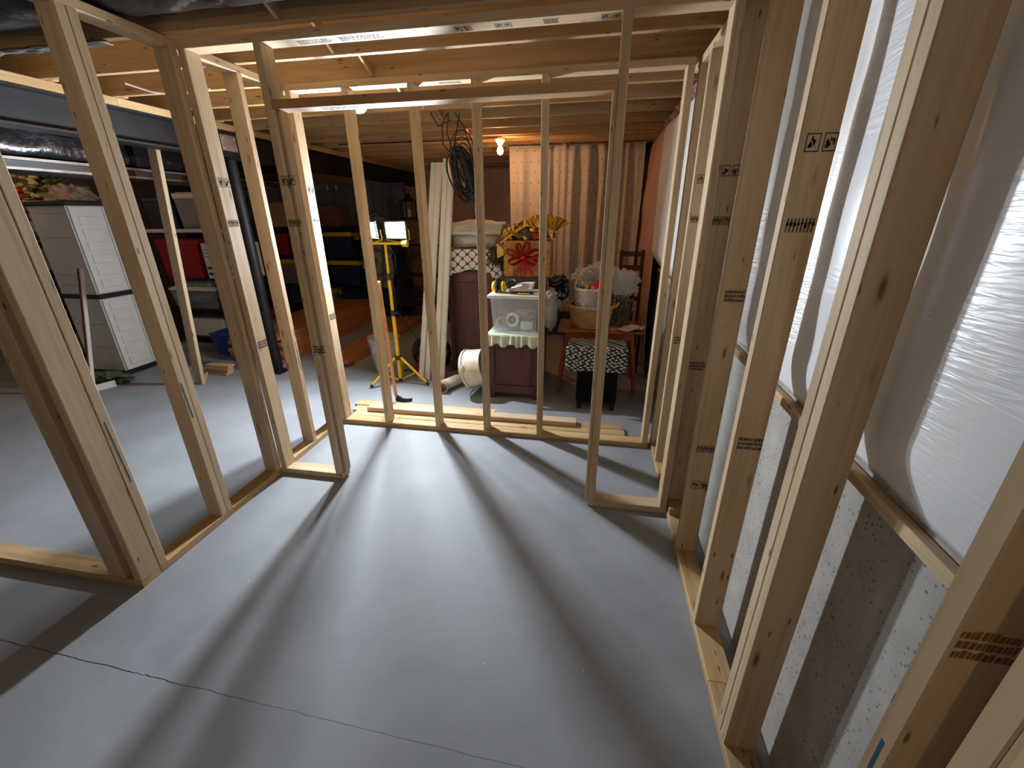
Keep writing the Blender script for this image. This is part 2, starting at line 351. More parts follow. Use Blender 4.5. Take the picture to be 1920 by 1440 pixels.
LUM = {}
def lumber_mesh(w, d, l, e=.0028):
    key = (round(w, 3), round(d, 3), round(l, 3))
    if key in LUM: return LUM[key]
    a, c = w / 2, d / 2
    sec = [(-a + e, -c), (a - e, -c), (a, -c + e), (a, c - e), (a - e, c), (-a + e, c), (-a, c - e), (-a, -c + e)]
    vs = [(x, y, 0) for x, y in sec] + [(x, y, l) for x, y in sec]
    fs = [tuple(range(7, -1, -1)), tuple(range(8, 16))] + [(i, (i + 1) % 8, 8 + (i + 1) % 8, 8 + i) for i in range(8)]
    me = bpy.data.meshes.new('lumber'); me.from_pydata(vs, [], fs); LUM[key] = me; return me
LMC = {}
def lum(name, parent, x0, x1, y0, y1, z0, z1, mat=None):
    """a straight sawn piece; its local z axis runs along its length so that the grain follows it"""
    mat = mat or STUD
    dx, dy, dz = x1 - x0, y1 - y0, z1 - z0; mid = lambda a, b: (a + b) / 2
    if dz >= dx and dz >= dy: w, d, l, R, loc = dx, dy, dz, None, (mid(x0, x1), mid(y0, y1), z0)
    elif dx >= dy: w, d, l, R, loc = dz, dy, dx, Matrix.Rotation(PI / 2, 3, 'Y'), (x0, mid(y0, y1), mid(z0, z1))
    else: w, d, l, R, loc = dx, dz, dy, Matrix.Rotation(-PI / 2, 3, 'X'), (mid(x0, x1), y0, mid(z0, z1))
    key = (round(w, 3), round(d, 3), round(l, 3), mat.name)
    if key not in LMC:
        me = lumber_mesh(w, d, l).copy(); me.name = name; LMC[key] = me
    return mesh_obj(name, LMC[key], mat, parent, loc, R)
def lum2(name, parent, a, b, w, d, mat, roll=0):
    """a sawn piece from point a to point b"""
    a, b = Vector(a), Vector(b); v = b - a
    me = lumber_mesh(w, d, v.length).copy(); me.name = name
    R = (v.to_track_quat('Z', 'Y').to_matrix()) @ Matrix.Rotation(roll, 3, 'Z')
    return mesh_obj(name, me, mat, parent, a, R)
def stamp(parent, kind, o, u, v, n, w, h, mat=None, name='grade_stamp', seed=1):
    """ink marks lying on a lumber face: o lower-left corner, u/v directions on the face, n outward"""
    o, u, v, n = Vector(o), Vector(u), Vector(v), Vector(n); b = B(); rr = random.Random(seed)
    def q(a0, a1, c0, c1, sk=0):
        off = n * .0006
        P = [o + u * (a0 * w) + v * (c0 * h) + off, o + u * (a1 * w) + v * (c0 * h) + off, o + u * ((a1 + sk) * w) + v * (c1 * h) + off, o + u * ((a0 + sk) * w) + v * (c1 * h) + off]
        b.faces(P, [(0, 1, 2, 3)])
    if kind == 'bars':
        for i in range(8):
            x = i / 8; q(x, x + .055, 0, 1, .02); q(x, x + .1, rr.uniform(.3, .6), rr.uniform(.65, .75))
    elif kind == 'box':
        for s0, s1 in ((0, .46), (.56, 1)):
            t = .035
            q(s0, s1, 0, .07); q(s0, s1, .93, 1); q(s0, s0 + t, 0, 1); q(s1 - t, s1, 0, 1)
            for k in range(12):
                x = s0 + .05 + rr.random() * .27; c = .12 + rr.random() * .5; q(x, x + rr.uniform(.03, .09), c, c + rr.uniform(.12, .3), rr.uniform(-.04, .04))
    elif kind == 'text':
        for r in range(3):
            x = 0
            while x < .95:
                d = rr.uniform(.04, .09); q(x, x + d, r * .36, r * .36 + rr.uniform(.2, .3), .02); x += d + rr.uniform(.015, .035)
    else:
        q(0, 1, 0, 1)
    return b.build(name, mat or INK, parent, smooth=False)

# ------------------------------------------------------------------ dimensions (metres)
T, W = .038, .089
XL, XR, YS, YB, ZT, ZJ = -1.938, .496, 2.057, 2.787, 2.298, 2.336

# ------------------------------------------------------------------ the shell
b = B()
ys = [-2.2, .8, 8.3]
jx = [-7.4 + i * .02 for i in range(420)] + [1.0]
def crack(x): return .775 - .022 * (x + 1.2) + .004 * noise.noise(Vector((x * 9, 0, 0))) + .004 * noise.noise(Vector((x * 47, 4, 0)))
def crackw(x): return max(.0006, .0019 * min(1, max(.06, (-.7 - x) / 1.0)) + .0008 * noise.noise(Vector((x * 22, 2, 0))))
rows = [(lambda x: -2.2, 0), (lambda x: crack(x) - crackw(x), 0), (lambda x: crack(x), -.008), (lambda x: crack(x) + crackw(x), 0), (lambda x: 8.3, 0)]
g = [[b.bm.verts.new((x, f(x), z)) for x in jx] for f, z in rows]
for r in range(4):
    for i in range(len(jx) - 1): b.bm.faces.new((g[r][i], g[r][i + 1], g[r + 1][i + 1], g[r + 1][i]))
b.box(-7.4, 1.0, -2.2, 8.3, -.12, -.02)
fl = b.build('floor', FLOOR, smooth=False); tag(fl, 'grey painted concrete basement floor with a hairline control joint', 'floor', kind='structure')

ce = B().box(-7.4, .85, -2.2, 8.3, ZJ + .236, ZJ + .256).build('ceiling', OSB)
tag(ce, 'open basement ceiling of bare wooden joists under subfloor boards', 'ceiling', kind='structure')
for k in range(-11, 15):
    y = 2.40 + .41 * k
    if y < -2.2 or y > 8.2: continue
    lum('joist', ce, -3.36, .74, y, y + T, ZJ, ZJ + .235, JOIST)
    lum('joist', ce, -7.3, -3.2, y + T + .002, y + 2 * T + .002, ZJ, ZJ + .235, JOIST)
    if k < 14:
        for xb in (-1.42, ):
            lum2('bridging', ce, (xb, y + T + .002, ZJ + .03), (xb, y + .408, ZJ + .205), .019, .06, JOIST)
            lum2('bridging', ce, (xb + .075, y + .408, ZJ + .03), (xb + .075, y + T + .002, ZJ + .205), .019, .06, JOIST)
wr = B().box(.638, .86, -2.2, 8.3, 0, ZJ + .235).build('wall_right', CONC)
tag(wr, 'poured concrete foundation wall behind the right hand studs', 'wall', kind='structure')
o = lum2('furring_strip', wr, (.6235, -.4, .992), (.6235, 4.2, 1.092), .027, .03, STUD)
wb = B().box(-7.4, .64, 8.3, 8.5, 0, ZJ + .23).build('wall_back', POLY)
tag(wb, 'far end wall under clear poly and brown insulation', 'wall', kind='structure')
wl = B().box(-7.6, -7.4, -2.2, 8.3, 0, ZJ + .23).build('wall_left', CONC)
tag(wl, 'concrete wall behind the storage shelves at far left', 'wall', kind='structure')
nv = B().box(-7.35, -3.04, 7.0, 7.06, 0, 2.06).build('wall_partition', NAVYWALL)
tag(nv, 'dark navy partition wall behind the work light', 'wall', kind='structure')
for hx in (-4.58, -4.36, -4.2):
    B().tube([(hx, 7.0, 2.2 - .06), (hx, 6.95, 2.16 - .06), (hx + .01, 6.93, 2.2 - .16), (hx + .012, 6.95, 2.18 - .21)], .006, 6).build('coat_hook', SILVER, nv)
b = B()
for yy in range(12):
    x = -7.0 + yy * .34; b.box(x, x + .006, 6.993, 7.0, .05, 2.04)
b.build('board_joint', BLACK, nv)

# white vinyl blanket on the foundation wall, bulging between the studs
SY = [-.4, -.05, .36, .50, .92, 1.346, 1.765, 2.12, 2.58, 2.96]
def bulge(u, w):
    y = -.4 + u * 3.36; top = 2.30; bot = 1.022 + .0218 * (y + .4); z = bot + w * (top - bot)
    for a, c in zip(SY, SY[1:]):
        if a <= y <= c: t = (y - a) / (c - a); L_ = c - a; break
    else: t, L_ = 0, .4
    k = math.sin(PI * t) ** .7 * min(1, L_ / .35)
    e = min(1, w * 9) * min(1, (1 - w) * 12); e = math.sin(e * PI / 2)
    nz = noise.noise(Vector((y * 2.3, z * 1.4, 3.3))); n2 = noise.noise(Vector((y * 7, z * 5, 1.1)))
    x = .634 - e * (.018 + .022 * k * (1 + .6 * nz)) - .007 * n2 * e
    return Vector((max(.589, x), y, z))
def bulge2(u, w):
    y = 2.965 + u * 1.24; z = 1.096 + .02 * u + w * 1.2; e = math.sin(PI / 2 * min(1, w * 7) * min(1, (1 - w) * 12)); q = min(1, u * 6)
    return Vector((.632 - e * (.03 + .075 * q * (1 - .35 * math.sin(PI * u)) + .015 * noise.noise(Vector((y * 3, z * 2, 5)))), y, z))
bl = B().grid(bulge, 200, 64).build('insulation_blanket', BLANKET, thick=.004)
tag(bl, 'white vinyl faced insulation blanket bulging behind the right hand studs', 'insulation')
tag(B().grid(bulge2, 60, 50).build('insulation_blanket', BLANKET, thick=.004), 'white insulation blanket on the wall beyond the closet back studs', 'insulation')
b = B(); b.grid(lambda u, w: Vector((.60 - .05 * math.sin(PI * w) ** .5 - .02 * noise.noise(Vector((u * 9, w * 6, 8))), 4.22 + u * 4.06, .02 + w * 2.3)), 60, 40)
tag(b.build('poly_sheet', POLY, thick=.004), 'wrinkled clear poly over brown insulation on the wall beside the dotted curtain', 'plastic sheet')
b = B()
for i in range(16): b.blob((.605 - .02 * random.random(), 3.2 + i * .085, 2.305), (.05, .06, .03), .5, 3, i, 2)
tag(b.build('fibreglass_tuft', PINK), 'frayed pink fibreglass above the white blanket beyond the closet', 'insulation')

# steel beam, post, ducts
bm_ = thing('steel_beam', (-3.30, 4.0, 2.07), 'black steel girder with wooden nailer carrying the joists', 'beam')
b = B().box(-3.39, -3.23, 1.0, 8.28, 2.07, 2.083).box(-3.39, -3.23, 1.0, 8.28, 2.267, 2.28).box(-3.318, -3.302, 1.0, 8.28, 2.083, 2.267)
b.build('girder', STEEL, bm_)
for y0, y1 in ((1.0, 2.83), (2.832, 5.4), (5.402, 8.28)): lum('nailer', bm_, -3.375, -3.235, y0, y1, 2.2805, 2.3355, PLATE)
pl = B().bev(-3.245, -3.228, 3.60, 3.86, 2.085, 2.265, .003, 1).build('end_plate', STEEL, bm_)
p2 = B().bev(-3.227, -3.222, 3.65, 3.82, 2.118, 2.245, .002, 1).build('splice_plate', SILVER, bm_)
for yy in (3.675, 3.795):
    for zz in (2.14, 2.222): B().lathe([(.011, 0), (.011, .008), (.006, .012)], 6, Matrix.Translation((-3.222, yy, zz)) @ Matrix.Rotation(PI / 2, 4, 'Y')).build('bolt', SILVER, p2)
ps = thing('steel_post', (-3.31, 3.80, 0), 'round black steel column under the girder', 'column')
B().lathe([(.052, .012), (.052, 2.058)], 24, Matrix.Translation((-3.31, 3.80, 0))).build('shaft', STEEL, ps)
B().bev(-3.40, -3.22, 3.71, 3.89, 0, .012, .003, 1).build('base_plate', STEEL, ps)
B().bev(-3.40, -3.22, 3.70, 3.90, 2.058, 2.07, .003, 1).build('cap_plate', STEEL, ps)
def duct(y0, y1, x0, x1, seed, label):
    cy, ry = (y0 + y1) / 2, (y1 - y0) / 2
    b = B(); b.grid(lambda u, w: Vector((x0 + u * (x1 - x0), cy + (ry - .006 + .004 * noise.noise(Vector((u * 30, w * 9, seed)))) * math.cos(2 * PI * w),
                                          2.452 + (.105 + .012 * noise.noise(Vector((u * 22, w * 7, seed + 5)))) * math.sin(2 * PI * w))), 90, 28)
    tag(b.build('flex_duct', BLKPLY), label, 'duct')
duct(1.622, 1.986, -3.1, .70, 2, 'black plastic wrapped duct lying in the joist bay above the left wall')
duct(1.212, 1.576, -3.1, .70, 9, 'black plastic wrapped duct in the joist bay nearest the camera')
b = B(); b.grid(lambda u, w: Vector((-7.2 + u * 3.7, 1.83 + .165 * math.cos(2 * PI * w), 2.452 + (.11 + .012 * noise.noise(Vector((u * 22, w * 7, 1)))) * math.sin(2 * PI * w))), 60, 24)
tag(b.build('flex_duct', BLKPLY), 'black plastic wrapped duct beyond the girder at top left', 'duct')
tr = thing('trunk_duct', (-4.1, 3.2, 1.95), 'black wrapped rectangular trunk duct hanging beyond the girder', 'duct')
b = B(); b.grid(lambda u, w: Vector((-4.2 + .40 * max(-1, min(1, 1.35 * math.cos(2 * PI * w))) + .01 * noise.noise(Vector((u * 18, w * 6, 3))), 1.2 + u * 4.3, 2.125 + .155 * max(-1, min(1, 1.35 * math.sin(2 * PI * w))) + .012 * noise.noise(Vector((u * 25, w * 8, 4))))), 90, 32)
b.build('wrapped_body', BLKPLY, tr)
DULLFOIL = plain('dull_foil', (.20, .19, .18), .35, .8, .5, scale=6)
B().box(-3.88, -3.80, 1.2, 5.5, 1.945, 1.962).build('foil_strip', DULLFOIL, tr)
B().box(-4.55, -3.84, 1.2, 5.5, 1.905, 1.944).build('hanger_rail', BLACK, tr)
B().box(-3.91, -3.85, 1.2, 5.5, 1.888, 1.904).build('foil_strip', DULLFOIL, tr)
ft = B(); ft.grid(lambda u, w: Vector((-3.25 + u * 1.0, 1.985 + .05 * w + .01 * noise.noise(Vector((u * 8, w * 4, 2))), 2.332 - .012 * noise.noise(Vector((u * 12, w * 5, 7))) - .006)), 30, 6)
tag(ft.build('foil_tape', SILVER, thick=.003), 'crumpled silver foil strip under the joist at top left', 'foil')

# ------------------------------------------------------------------ stud walls
def stdstamps(st, face, o0, upside=False, seed=1, only=None):
    """the three mill stamps every stud carries"""
    u, n = ((1, 0, 0), (0, -1, 0)) if face == 'front' else ((0, 1, 0), (1, 0, 0))
    x, y = o0
    zz = {'box': 1.722, 'bars': 1.53, 'text': .855} if not upside else {'box': .40, 'bars': .592, 'text': 1.262}
    for kd, z in zz.items():
        if only and kd not in only: continue
        h = {'box': .042, 'bars': .036, 'text': .044}[kd]
        off = .012 if kd != 'box' else .016
        P = (x + off, y, z) if face == 'front' else (x, y + off, z)
        stamp(st, kd, P, u, (0, 0, 1), n, .072, h, seed=seed + len(kd))
# right wall
RWL = thing('stud_wall', (.54, 1.2, 0), 'long stud wall standing in front of the white insulation on the right', 'stud wall')
for y0, y1 in ((-.3, 1.1), (1.102, 2.62), (2.622, 2.95)):
    lum('bottom_plate', RWL, XR, XR + W, y0, y1, 0, T, PLATE)
lum('top_plate', RWL, XR, XR + W, -.3, 2.95, ZT, ZJ - .001)
RS = {}
for y in (.345, .3835, .483, .903, .9425, 1.327, 1.746, 2.10, 2.56, 2.80):
    RS[y] = lum('stud', RWL, XR, XR + W, y, y + T, T, ZT)
for y, up in ((1.327, 0), (1.746, 1), (2.10, 0), (2.56, 0)): stdstamps(RS[y], 'front', (XR, y), up, int(y * 100))
stamp(RS[.483], 'text', (.500, .483, 1.03), (1, 0, 0), (0, 0, 1), (0, -1, 0), .07, .05, INKBR, seed=4)
stamp(RS[.483], 'line', (XR, .497, .72), (0, 1, .02), (0, .01, 1), (-1, 0, 0), .007, .09, TEAL, 'marker_stroke')
B().bev(XR + .004, XR + W - .004, 2.005, 2.095, T, 2 * T, .003, 1).build('block', PLATE, RWL)
# left wall
LWL = thing('stud_wall', (-1.98, 1.95, 0), 'stud wall on the left with paired studs and a view into storage', 'stud wall')
lum('bottom_plate', LWL, XL - W, XL, 1.207, 1.646, 0, T, PLATE); lum('bottom_plate', LWL, XL - W, XL, 1.648, 2.876, 0, T, PLATE)
lum('top_plate', LWL, XL - W, XL, 1.112, 2.876, ZT, ZJ - .001)
LS = {}
for y in (1.207, 1.571, 1.6095, 2.0185, 2.41, 2.747): LS[y] = lum('stud', LWL, XL - W, XL, y, y + T, T, ZT)
for st, P, h, w in ((LS[1.207], (XL, 1.226, .50), .30, .006), (LS[1.571], (XL, 1.585, .64), .19, .007), (LS[2.41], (XL, 2.43, .60), .2, .006)):
    stamp(st, 'line', P, (0, 1, 0), (0, -.03, 1), (1, 0, 0), w, h, TEAL, 'marker_stroke')
stamp(LS[2.0185], 'line', (XL, 2.026, .38), (0, 1, 0), (0, 0, 1), (1, 0, 0), .005, .22, TEAL, 'marker_stroke')
# near left wall
NWL = thing('stud_wall', (-2.6, 1.16, 0), 'stud wall turning off to the left nearest the camera', 'stud wall')
lum('bottom_plate', NWL, -3.7, XL, 1.115, 1.204, 0, T, PLATE); lum('top_plate', NWL, -3.7, XL - W - .002, 1.115, 1.204, ZT, ZJ - .001)
lum('stud', NWL, XL - T, XL, 1.117, 1.204, T, ZT); lum('stud', NWL, -2.120, -2.031, 1.119, 1.157, T, ZT); lum('stud', NWL, -3.55, -3.512, 1.115, 1.204, T, ZT)
# closet front
CF = thing('stud_wall', (-.72, 2.1, 0), 'closet front frame with wide door opening and flat header', 'stud wall')
lum('bottom_plate', CF, XL, -1.5, YS, YS + W, 0, T, STUD); lum('bottom_plate', CF, .06, XR, YS, YS + W, 0, T, STUD)
tp = lum('top_plate', CF, XL, XR, YS, YS + W, ZT, ZJ - .001)
s1 = lum('stud', CF, XL, XL + T, YS, YS + W, T, ZT); k1 = lum('stud', CF, -1.545, -1.507, YS, YS + W, T, ZT)
k2 = lum('stud', CF, .06, .098, YS, YS + W, T, ZT); lum('stud', CF, .458, XR, YS, YS + W, T, ZT)
hd = lum('header', CF, -1.507, .06, YS, YS + W, 2.043, 2.081, DARKPINE)
lum('trimmer', CF, .041, .06, YS + .004, YS + W, T, 2.043)
lum('trimmer', CF, -1.507, -1.488, YS + .03, YS + W, T, 2.043)
stdstamps(s1, 'side', (XL + T, YS)); stdstamps(k1, 'front', (-1.545, YS), only=())
stamp(k1, 'box', (-1.507, 2.062, 1.71), (0, 1, 0), (0, 0, 1), (1, 0, 0), .072, .04, seed=3)
stamp(k1, 'text', (-1.5065, 2.058, .84), (0, 1, 0), (0, 0, 1), (1, 0, 0), .028, .034, seed=5)
for x, kd, w in ((-1.35, 'text', .16), (-1.15, 'text', .2), (-.62, 'box', .07), (-.45, 'box', .07), (-.25, 'text', .06), (-.02, 'box', .07)):
    stamp(tp, kd, (x, YS + .025, ZT), (1, 0, 0), (0, 1, 0), (0, 0, -1), w, .045, seed=int(abs(x) * 50))
stamp(hd, 'text', (-1.28, YS + .02, 2.043), (1, 0, 0), (0, 1, 0), (0, 0, -1), .3, .05, seed=8)
# back wall of the closet
BW = thing('stud_wall', (-.73, 2.83, 0), 'closet back wall of six studs in front of the work light', 'stud wall')
lum('bottom_plate', BW, XL + .001, .47, YB, YB + W, 0, T, PLATE); btp = lum('top_plate', BW, XL + .001, .47, YB, YB + W, ZT, ZJ - .001)
BS = [lum('stud', BW, x, x + T, YB, YB + W, T, ZT) for x in (XL + .001, -1.556, -1.132, -.744, -.336, .432)]
stdstamps(BS[0], 'side', (XL + T + .001, YB))
for x in (-1.75, -1.3, -.95): stamp(btp, 'text', (x, YB + .025, ZT), (1, 0, 0), (0, 1, 0), (0, 0, -1), .14, .04, seed=int(abs(x) * 60))
stamp(BS[1], 'line', (-1.535, YB, .12), (1, 0, 0), (-.004, 0, 1), (0, -1, 0), .003, .62, INKBR, 'pith_streak')

# ------------------------------------------------------------------ work light
def cyl_between(b, a, c, r, n=10): b.tube([a, c], r, n)
wlx, wly = -1.845, 3.72
WLT = thing('work_light', (wlx, wly, 0), 'yellow tripod work light with two lit flood heads', 'work light')
B().tube([(wlx, wly, .02), (wlx, wly, .70)], .0185, 14).tube([(wlx, wly, .70), (wlx, wly, 1.04)], .0155, 14).tube([(wlx, wly, 1.04), (wlx, wly, 1.345)], .012, 14).build('pole', YELLOW, WLT)
for z in (.685, 1.025):
    B().lathe([(.026, 0), (.026, .055)], 14, Matrix.Translation((wlx, wly, z))).tube([(wlx + .02, wly, z + .03), (wlx + .05, wly, z + .03)], .009, 8).build('clamp_collar', BLACK, WLT)
B().lathe([(.034, .245), (.038, .26), (.034, .285)], 12, Matrix.Translation((wlx, wly, 0))).build('leg_hub', BLACK, WLT)
B().lathe([(.026, .02), (.026, .045)], 12, Matrix.Translation((wlx, wly, 0))).build('strut_hub', BLACK, WLT)
for fx, fy in ((-2.065, 3.52), (-1.536, 3.68), (-1.93, 4.03)):
    d = Vector((fx - wlx, fy - wly, 0)); dn = d.normalized(); a = Vector((wlx, wly, .265)) + dn * .03; c = Vector((fx, fy, .016))
    lg = B().tube([a, c], .0125, 10).build('leg', YELLOW, WLT)
    B().tube([c + (a - c) * .06, c - (a - c).normalized() * .006], .016, 10).build('foot_cap', RUBBER, lg)
    B().tube([Vector((wlx, wly, .035)) + dn * .02, a + (c - a) * .55], .008, 8).build('strut', YELLOW, WLT)
B().bev(-2.0, -1.64, wly - .014, wly + .014, 1.335, 1.357, .004, 1).build('crossbar', YELLOW, WLT)
B().lathe([(.012, -.03), (.026, -.022), (.03, .022), (.012, .03)], 12, Matrix.Translation((-1.645, wly - .02, 1.345)) @ Matrix.Rotation(PI / 2, 4, 'Y')).build('height_knob', YELLOW, WLT)
LENSES = [emit('led_flood_lens_turned', (.86, .93, 1.0), WORK_LIGHT * .42), emit('led_flood_lens', (.86, .93, 1.0), WORK_LIGHT)]
for hx, yaw, LENS in ((-1.945, -.42, LENSES[0]), (-1.715, .12, LENSES[1])):
    M = Matrix.Translation((hx, wly - .01, 1.462)) @ Matrix.Rotation(yaw, 4, 'Z') @ Matrix.Rotation(.10, 4, 'X')
    hb = B().bev(-.092, .092, -.028, .028, -.072, .072, .010, 2, M=M)
    for i in range(9): x = -.08 + i * .02; hb.box(x - .003, x + .003, .026, .048, -.06, .06, M=M)
    head = hb.build('flood_head', BLACK, WLT)
    B().bev(-.098, .098, -.036, -.026, -.078, -.064, .003, 1, M=M).bev(-.098, .098, -.036, -.026, .064, .078, .003, 1, M=M).bev(-.098, -.084, -.036, -.026, -.064, .064, .003, 1, M=M).bev(.084, .098, -.036, -.026, -.064, .064, .003, 1, M=M).build('bezel', BLACK, head)
    B().box(-.064, .064, -.0345, -.0285, -.05, .05, M=M).build('lens', LENS, head)
    B().box(-.084, .084, -.032, -.0283, -.064, .064, M=M).build('reflector', WHITEPL, head)
    B().tube([M @ Vector((-.105, 0, 0)), M @ Vector((-.105, 0, -.085)), Vector((hx, wly, 1.357)), M @ Vector((.105, 0, -.085)), M @ Vector((.105, 0, 0))], .006, 6).build('yoke', YELLOW, head)
B().tube([(wlx + .02, wly + .02, 1.40), (wlx + .06, wly + .05, 1.2), (wlx + .02, wly + .02, 1.0), (wlx + .03, wly + .03, .72), (wlx + .13, wly + .2, .42), (wlx + .2, wly + .42, .16), (wlx + .35, wly + .9, .012)], .005, 6).build('power_cord', BLACK, WLT)

# ------------------------------------------------------------------ bare bulbs and globe
def bulb(loc, label, watts, globe=True):
    x, y, z = loc
    t = thing('bulb_fixture', loc, label, 'ceiling light')
    B().lathe([(.055, 0), (.058, -.012), (.05, -.035), (.034, -.05), (.03, -.062)], 20, Matrix.Translation(loc)).build('lamp_holder', PORC, t)
    B().lathe([(.013, -.062), (.016, -.075), (.028, -.10), (.034, -.125), (.028, -.148), (.012, -.16), (.002, -.163)], 20, Matrix.Translation(loc)).build('bulb_glass', emit('warm_bulb', (1, .55, .2), watts), t)
    return t
bulb((-1.045, 5.04, 2.336), 'lit bare bulb in a white holder beside the dotted curtain', 40)
lum('cleat', ce, -2.6, .6, 4.99, 5.078, ZJ - .0005, ZJ + .037, JOIST)
def lamp(name, loc, w, col, r=.04):
    l = bpy.data.lights.new(name, 'POINT'); l.energy = w; l.color = col; l.shadow_soft_size = r
    o = bpy.data.objects.new(name, l); o.location = loc; COL.objects.link(o)
lamp('bulb_light', (-1.045, 4.97, 2.14), BULB_FAR, (1, .50, .22))
bulb((-6.1, 3.3, 2.336), 'lit bare bulb over the left hand storage shelves', 60)
lamp('bulb_light', (-6.1, 3.22, 2.14), 9, (1, .60, .30))
rb = bulb((-.8, -1.85, 1.95), 'added unseen pendant bulb for fill light behind the camera', 60)  # unseen bulb, added to brighten the faces turned to the camera
B().tube([(-.8, -1.85, 1.95), (-.8, -1.85, 2.336)], .006, 6).build('cord', BLACK, rb)  # hangs the added fill bulb from the ceiling
lamp('bulb_light', (-.8, -1.75, 1.78), FILL_REAR, (1, .79, .56), .06)  # warm fill from the added rear bulb
gl = thing('globe_light', (-1.80, 3.444, 2.29), 'unlit white glass globe light just below the door header', 'ceiling light')
GZ = 2.42
M = Matrix.Translation((-1.80, 3.444, GZ))
B().lathe([(.065, ZJ + .205 - GZ), (.065, ZJ + .235 - GZ)], 20, M).build('canopy', PORC, gl)
B().tube([(-1.80, 3.444, GZ), (-1.80, 3.444, ZJ + .21)], .012, 8).build('stem', PORC, gl)
B().lathe([(.03, .02), (.06, 0), (.076, -.03), (.078, -.06), (.066, -.095), (.04, -.12), (.005, -.128)], 24, M).build('globe', GLASSW, gl)
# ------------------------------------------------------------------ black cable coil
cc = thing('cable_coil', (-1.16, 3.86, 1.6), 'tangled coil of black cable hanging from the joists', 'cable')
b = B(); rr = random.Random(3)
for i in range(44):
    cx, cy, cz = -1.115 + rr.uniform(-.03, .03), 3.85 + rr.uniform(-.045, .045), 1.90 + rr.uniform(-.04, .04); a = rr.uniform(.015, .105); c = rr.uniform(.13, .20); tl = rr.uniform(-1.1, -.2); ph = rr.uniform(-.8, .8)
    b.tube([(cx + a * math.cos(t) * math.cos(ph) + tl * .3 * math.sin(t) * c, cy + a * math.cos(t) * math.sin(ph) * .6 + .015 * math.sin(3 * t + i), cz + c * math.sin(t)) for t in [2 * PI * k / 22 for k in range(22)]], .0048, 5, closed=True)
b.build('coil', BLACK, cc)
for pts in ([(-1.33, 3.72, 2.33), (-1.28, 3.74, 2.24), (-1.18, 3.76, 2.28), (-1.21, 3.77, 2.33), (-1.26, 3.78, 2.26), (-1.27, 3.8, 2.12), (-1.24, 3.83, 2.08), (-1.17, 3.85, 2.02)],
            [(-1.19, 3.74, 2.33), (-1.22, 3.77, 2.2), (-1.19, 3.8, 2.06), (-1.15, 3.83, 1.94)],
            [(-1.10, 3.75, 2.33), (-1.13, 3.77, 2.24), (-1.17, 3.78, 2.12), (-1.18, 3.82, 1.95)],
            [(-1.14, 3.75, 2.33), (-1.08, 3.78, 2.24), (-1.04, 3.8, 2.1), (-1.02, 3.84, 1.93)]):
    B().tube(pts, .0055, 6).build('hanging_strand', BLACK, cc)
for r_, zc in ((.10, 2.06), (.085, 2.03)):
    B().tube([(-1.11 + r_ * math.cos(t), 3.80, zc + r_ * 1.6 * math.sin(t)) for t in [PI * k / 14 for k in range(15)]], .005, 6).build('hanging_strand', BLACK, cc)
B().tube([(-1.09, 3.88, 1.75), (-1.09, 3.92, 1.66), (-1.07, 3.97, 1.56), (-1.05, 4.0, 1.51)], .006, 6).build('hanging_strand', BLACK, cc)
jw = B().tube([(-2.9, 4.985, 2.325), (-2.0, 4.985, 2.322), (-1.3, 4.985, 2.326), (-1.05, 4.99, 2.33)], .006, 6)
tag(jw.build('joist_cable', BLACK), 'black wire stapled along the joist to the bare bulb', 'cable')
jw = B().tube([(-2.83, 2.56, 2.33), (-2.76, 2.66, 2.305), (-2.66, 2.73, 2.30), (-2.45, 2.78, 2.33)], .005, 6)
tag(jw.build('joist_cable', WHITEPL), 'short white cable sagging between joists at upper left', 'cable')

# ------------------------------------------------------------------ curtain
ct = thing('dotted_curtain', (-.26, 5.66, .35), 'cream curtain with small dark dots hanging from the joist', 'curtain')
def curt(u, w):
    x = -1.05 + 1.57 * u; d = .034 * math.sin(u * 2 * PI * 6.5 + 1.5 * math.sin(u * 9)) + .018 * math.sin(u * 2 * PI * 13 + 2.2 * math.sin(u * 14 + 1)) + .01 * math.sin(u * 60 + w * 2)
    z = 2.325 - w * 1.95; k = .35 + .65 * min(1, w * 5)
    return Vector((x + .012 * math.sin(w * 5 + u * 20) * w, 5.60 + d * k, z + .012 * math.sin(u * 50) * (w < .01)))
B().grid(curt, 160, 24).build('cloth', DOTS, ct, thick=.003)
B().tube([(-1.08, 5.60, 2.322), (.54, 5.60, 2.322)], .008, 8).build('rod', SILVER, ct)

# ------------------------------------------------------------------ dark cabinets and what stands on them
def dark_cabinet(x0, x1, y0, y1, h, label):
    t = thing('mahogany_cabinet', ((x0 + x1) / 2, (y0 + y1) / 2, 0), label, 'cabinet')
    lum('carcass', t, x0 + .01, x1 - .01, y0 + .02, y1, .04, h - .025, MAHOG)
    for xa, xb in ((x0, x0 + .045), (x1 - .045, x1)): lum('stile', t, xa, xb, y0, y0 + .03, 0, h - .025, MAHOG)
    lum('rail', t, x0 + .045, x1 - .045, y0 + .004, y0 + .03, .05, .13, MAHOG); lum('rail', t, x0 + .045, x1 - .045, y0 + .004, y0 + .03, h - .11, h - .025, MAHOG)
    lum('panel', t, x0 + .06, x1 - .06, y0 + .012, y0 + .028, .135, h - .115, MAHOG)
    B().bev(x0 - .012, x1 + .012, y0 - .012, y1 + .005, h - .025, h, .006, 2).build('top', MAHOG, t)
    return t
dark_cabinet(-1.43, -.90, 4.15, 4.62, 1.06, 'tall dark mahogany cabinet with bedding piled on top')
dark_cabinet(-.855, -.415, 3.49, 4.30, .60, 'low dark mahogany cabinet under the clear storage bin')
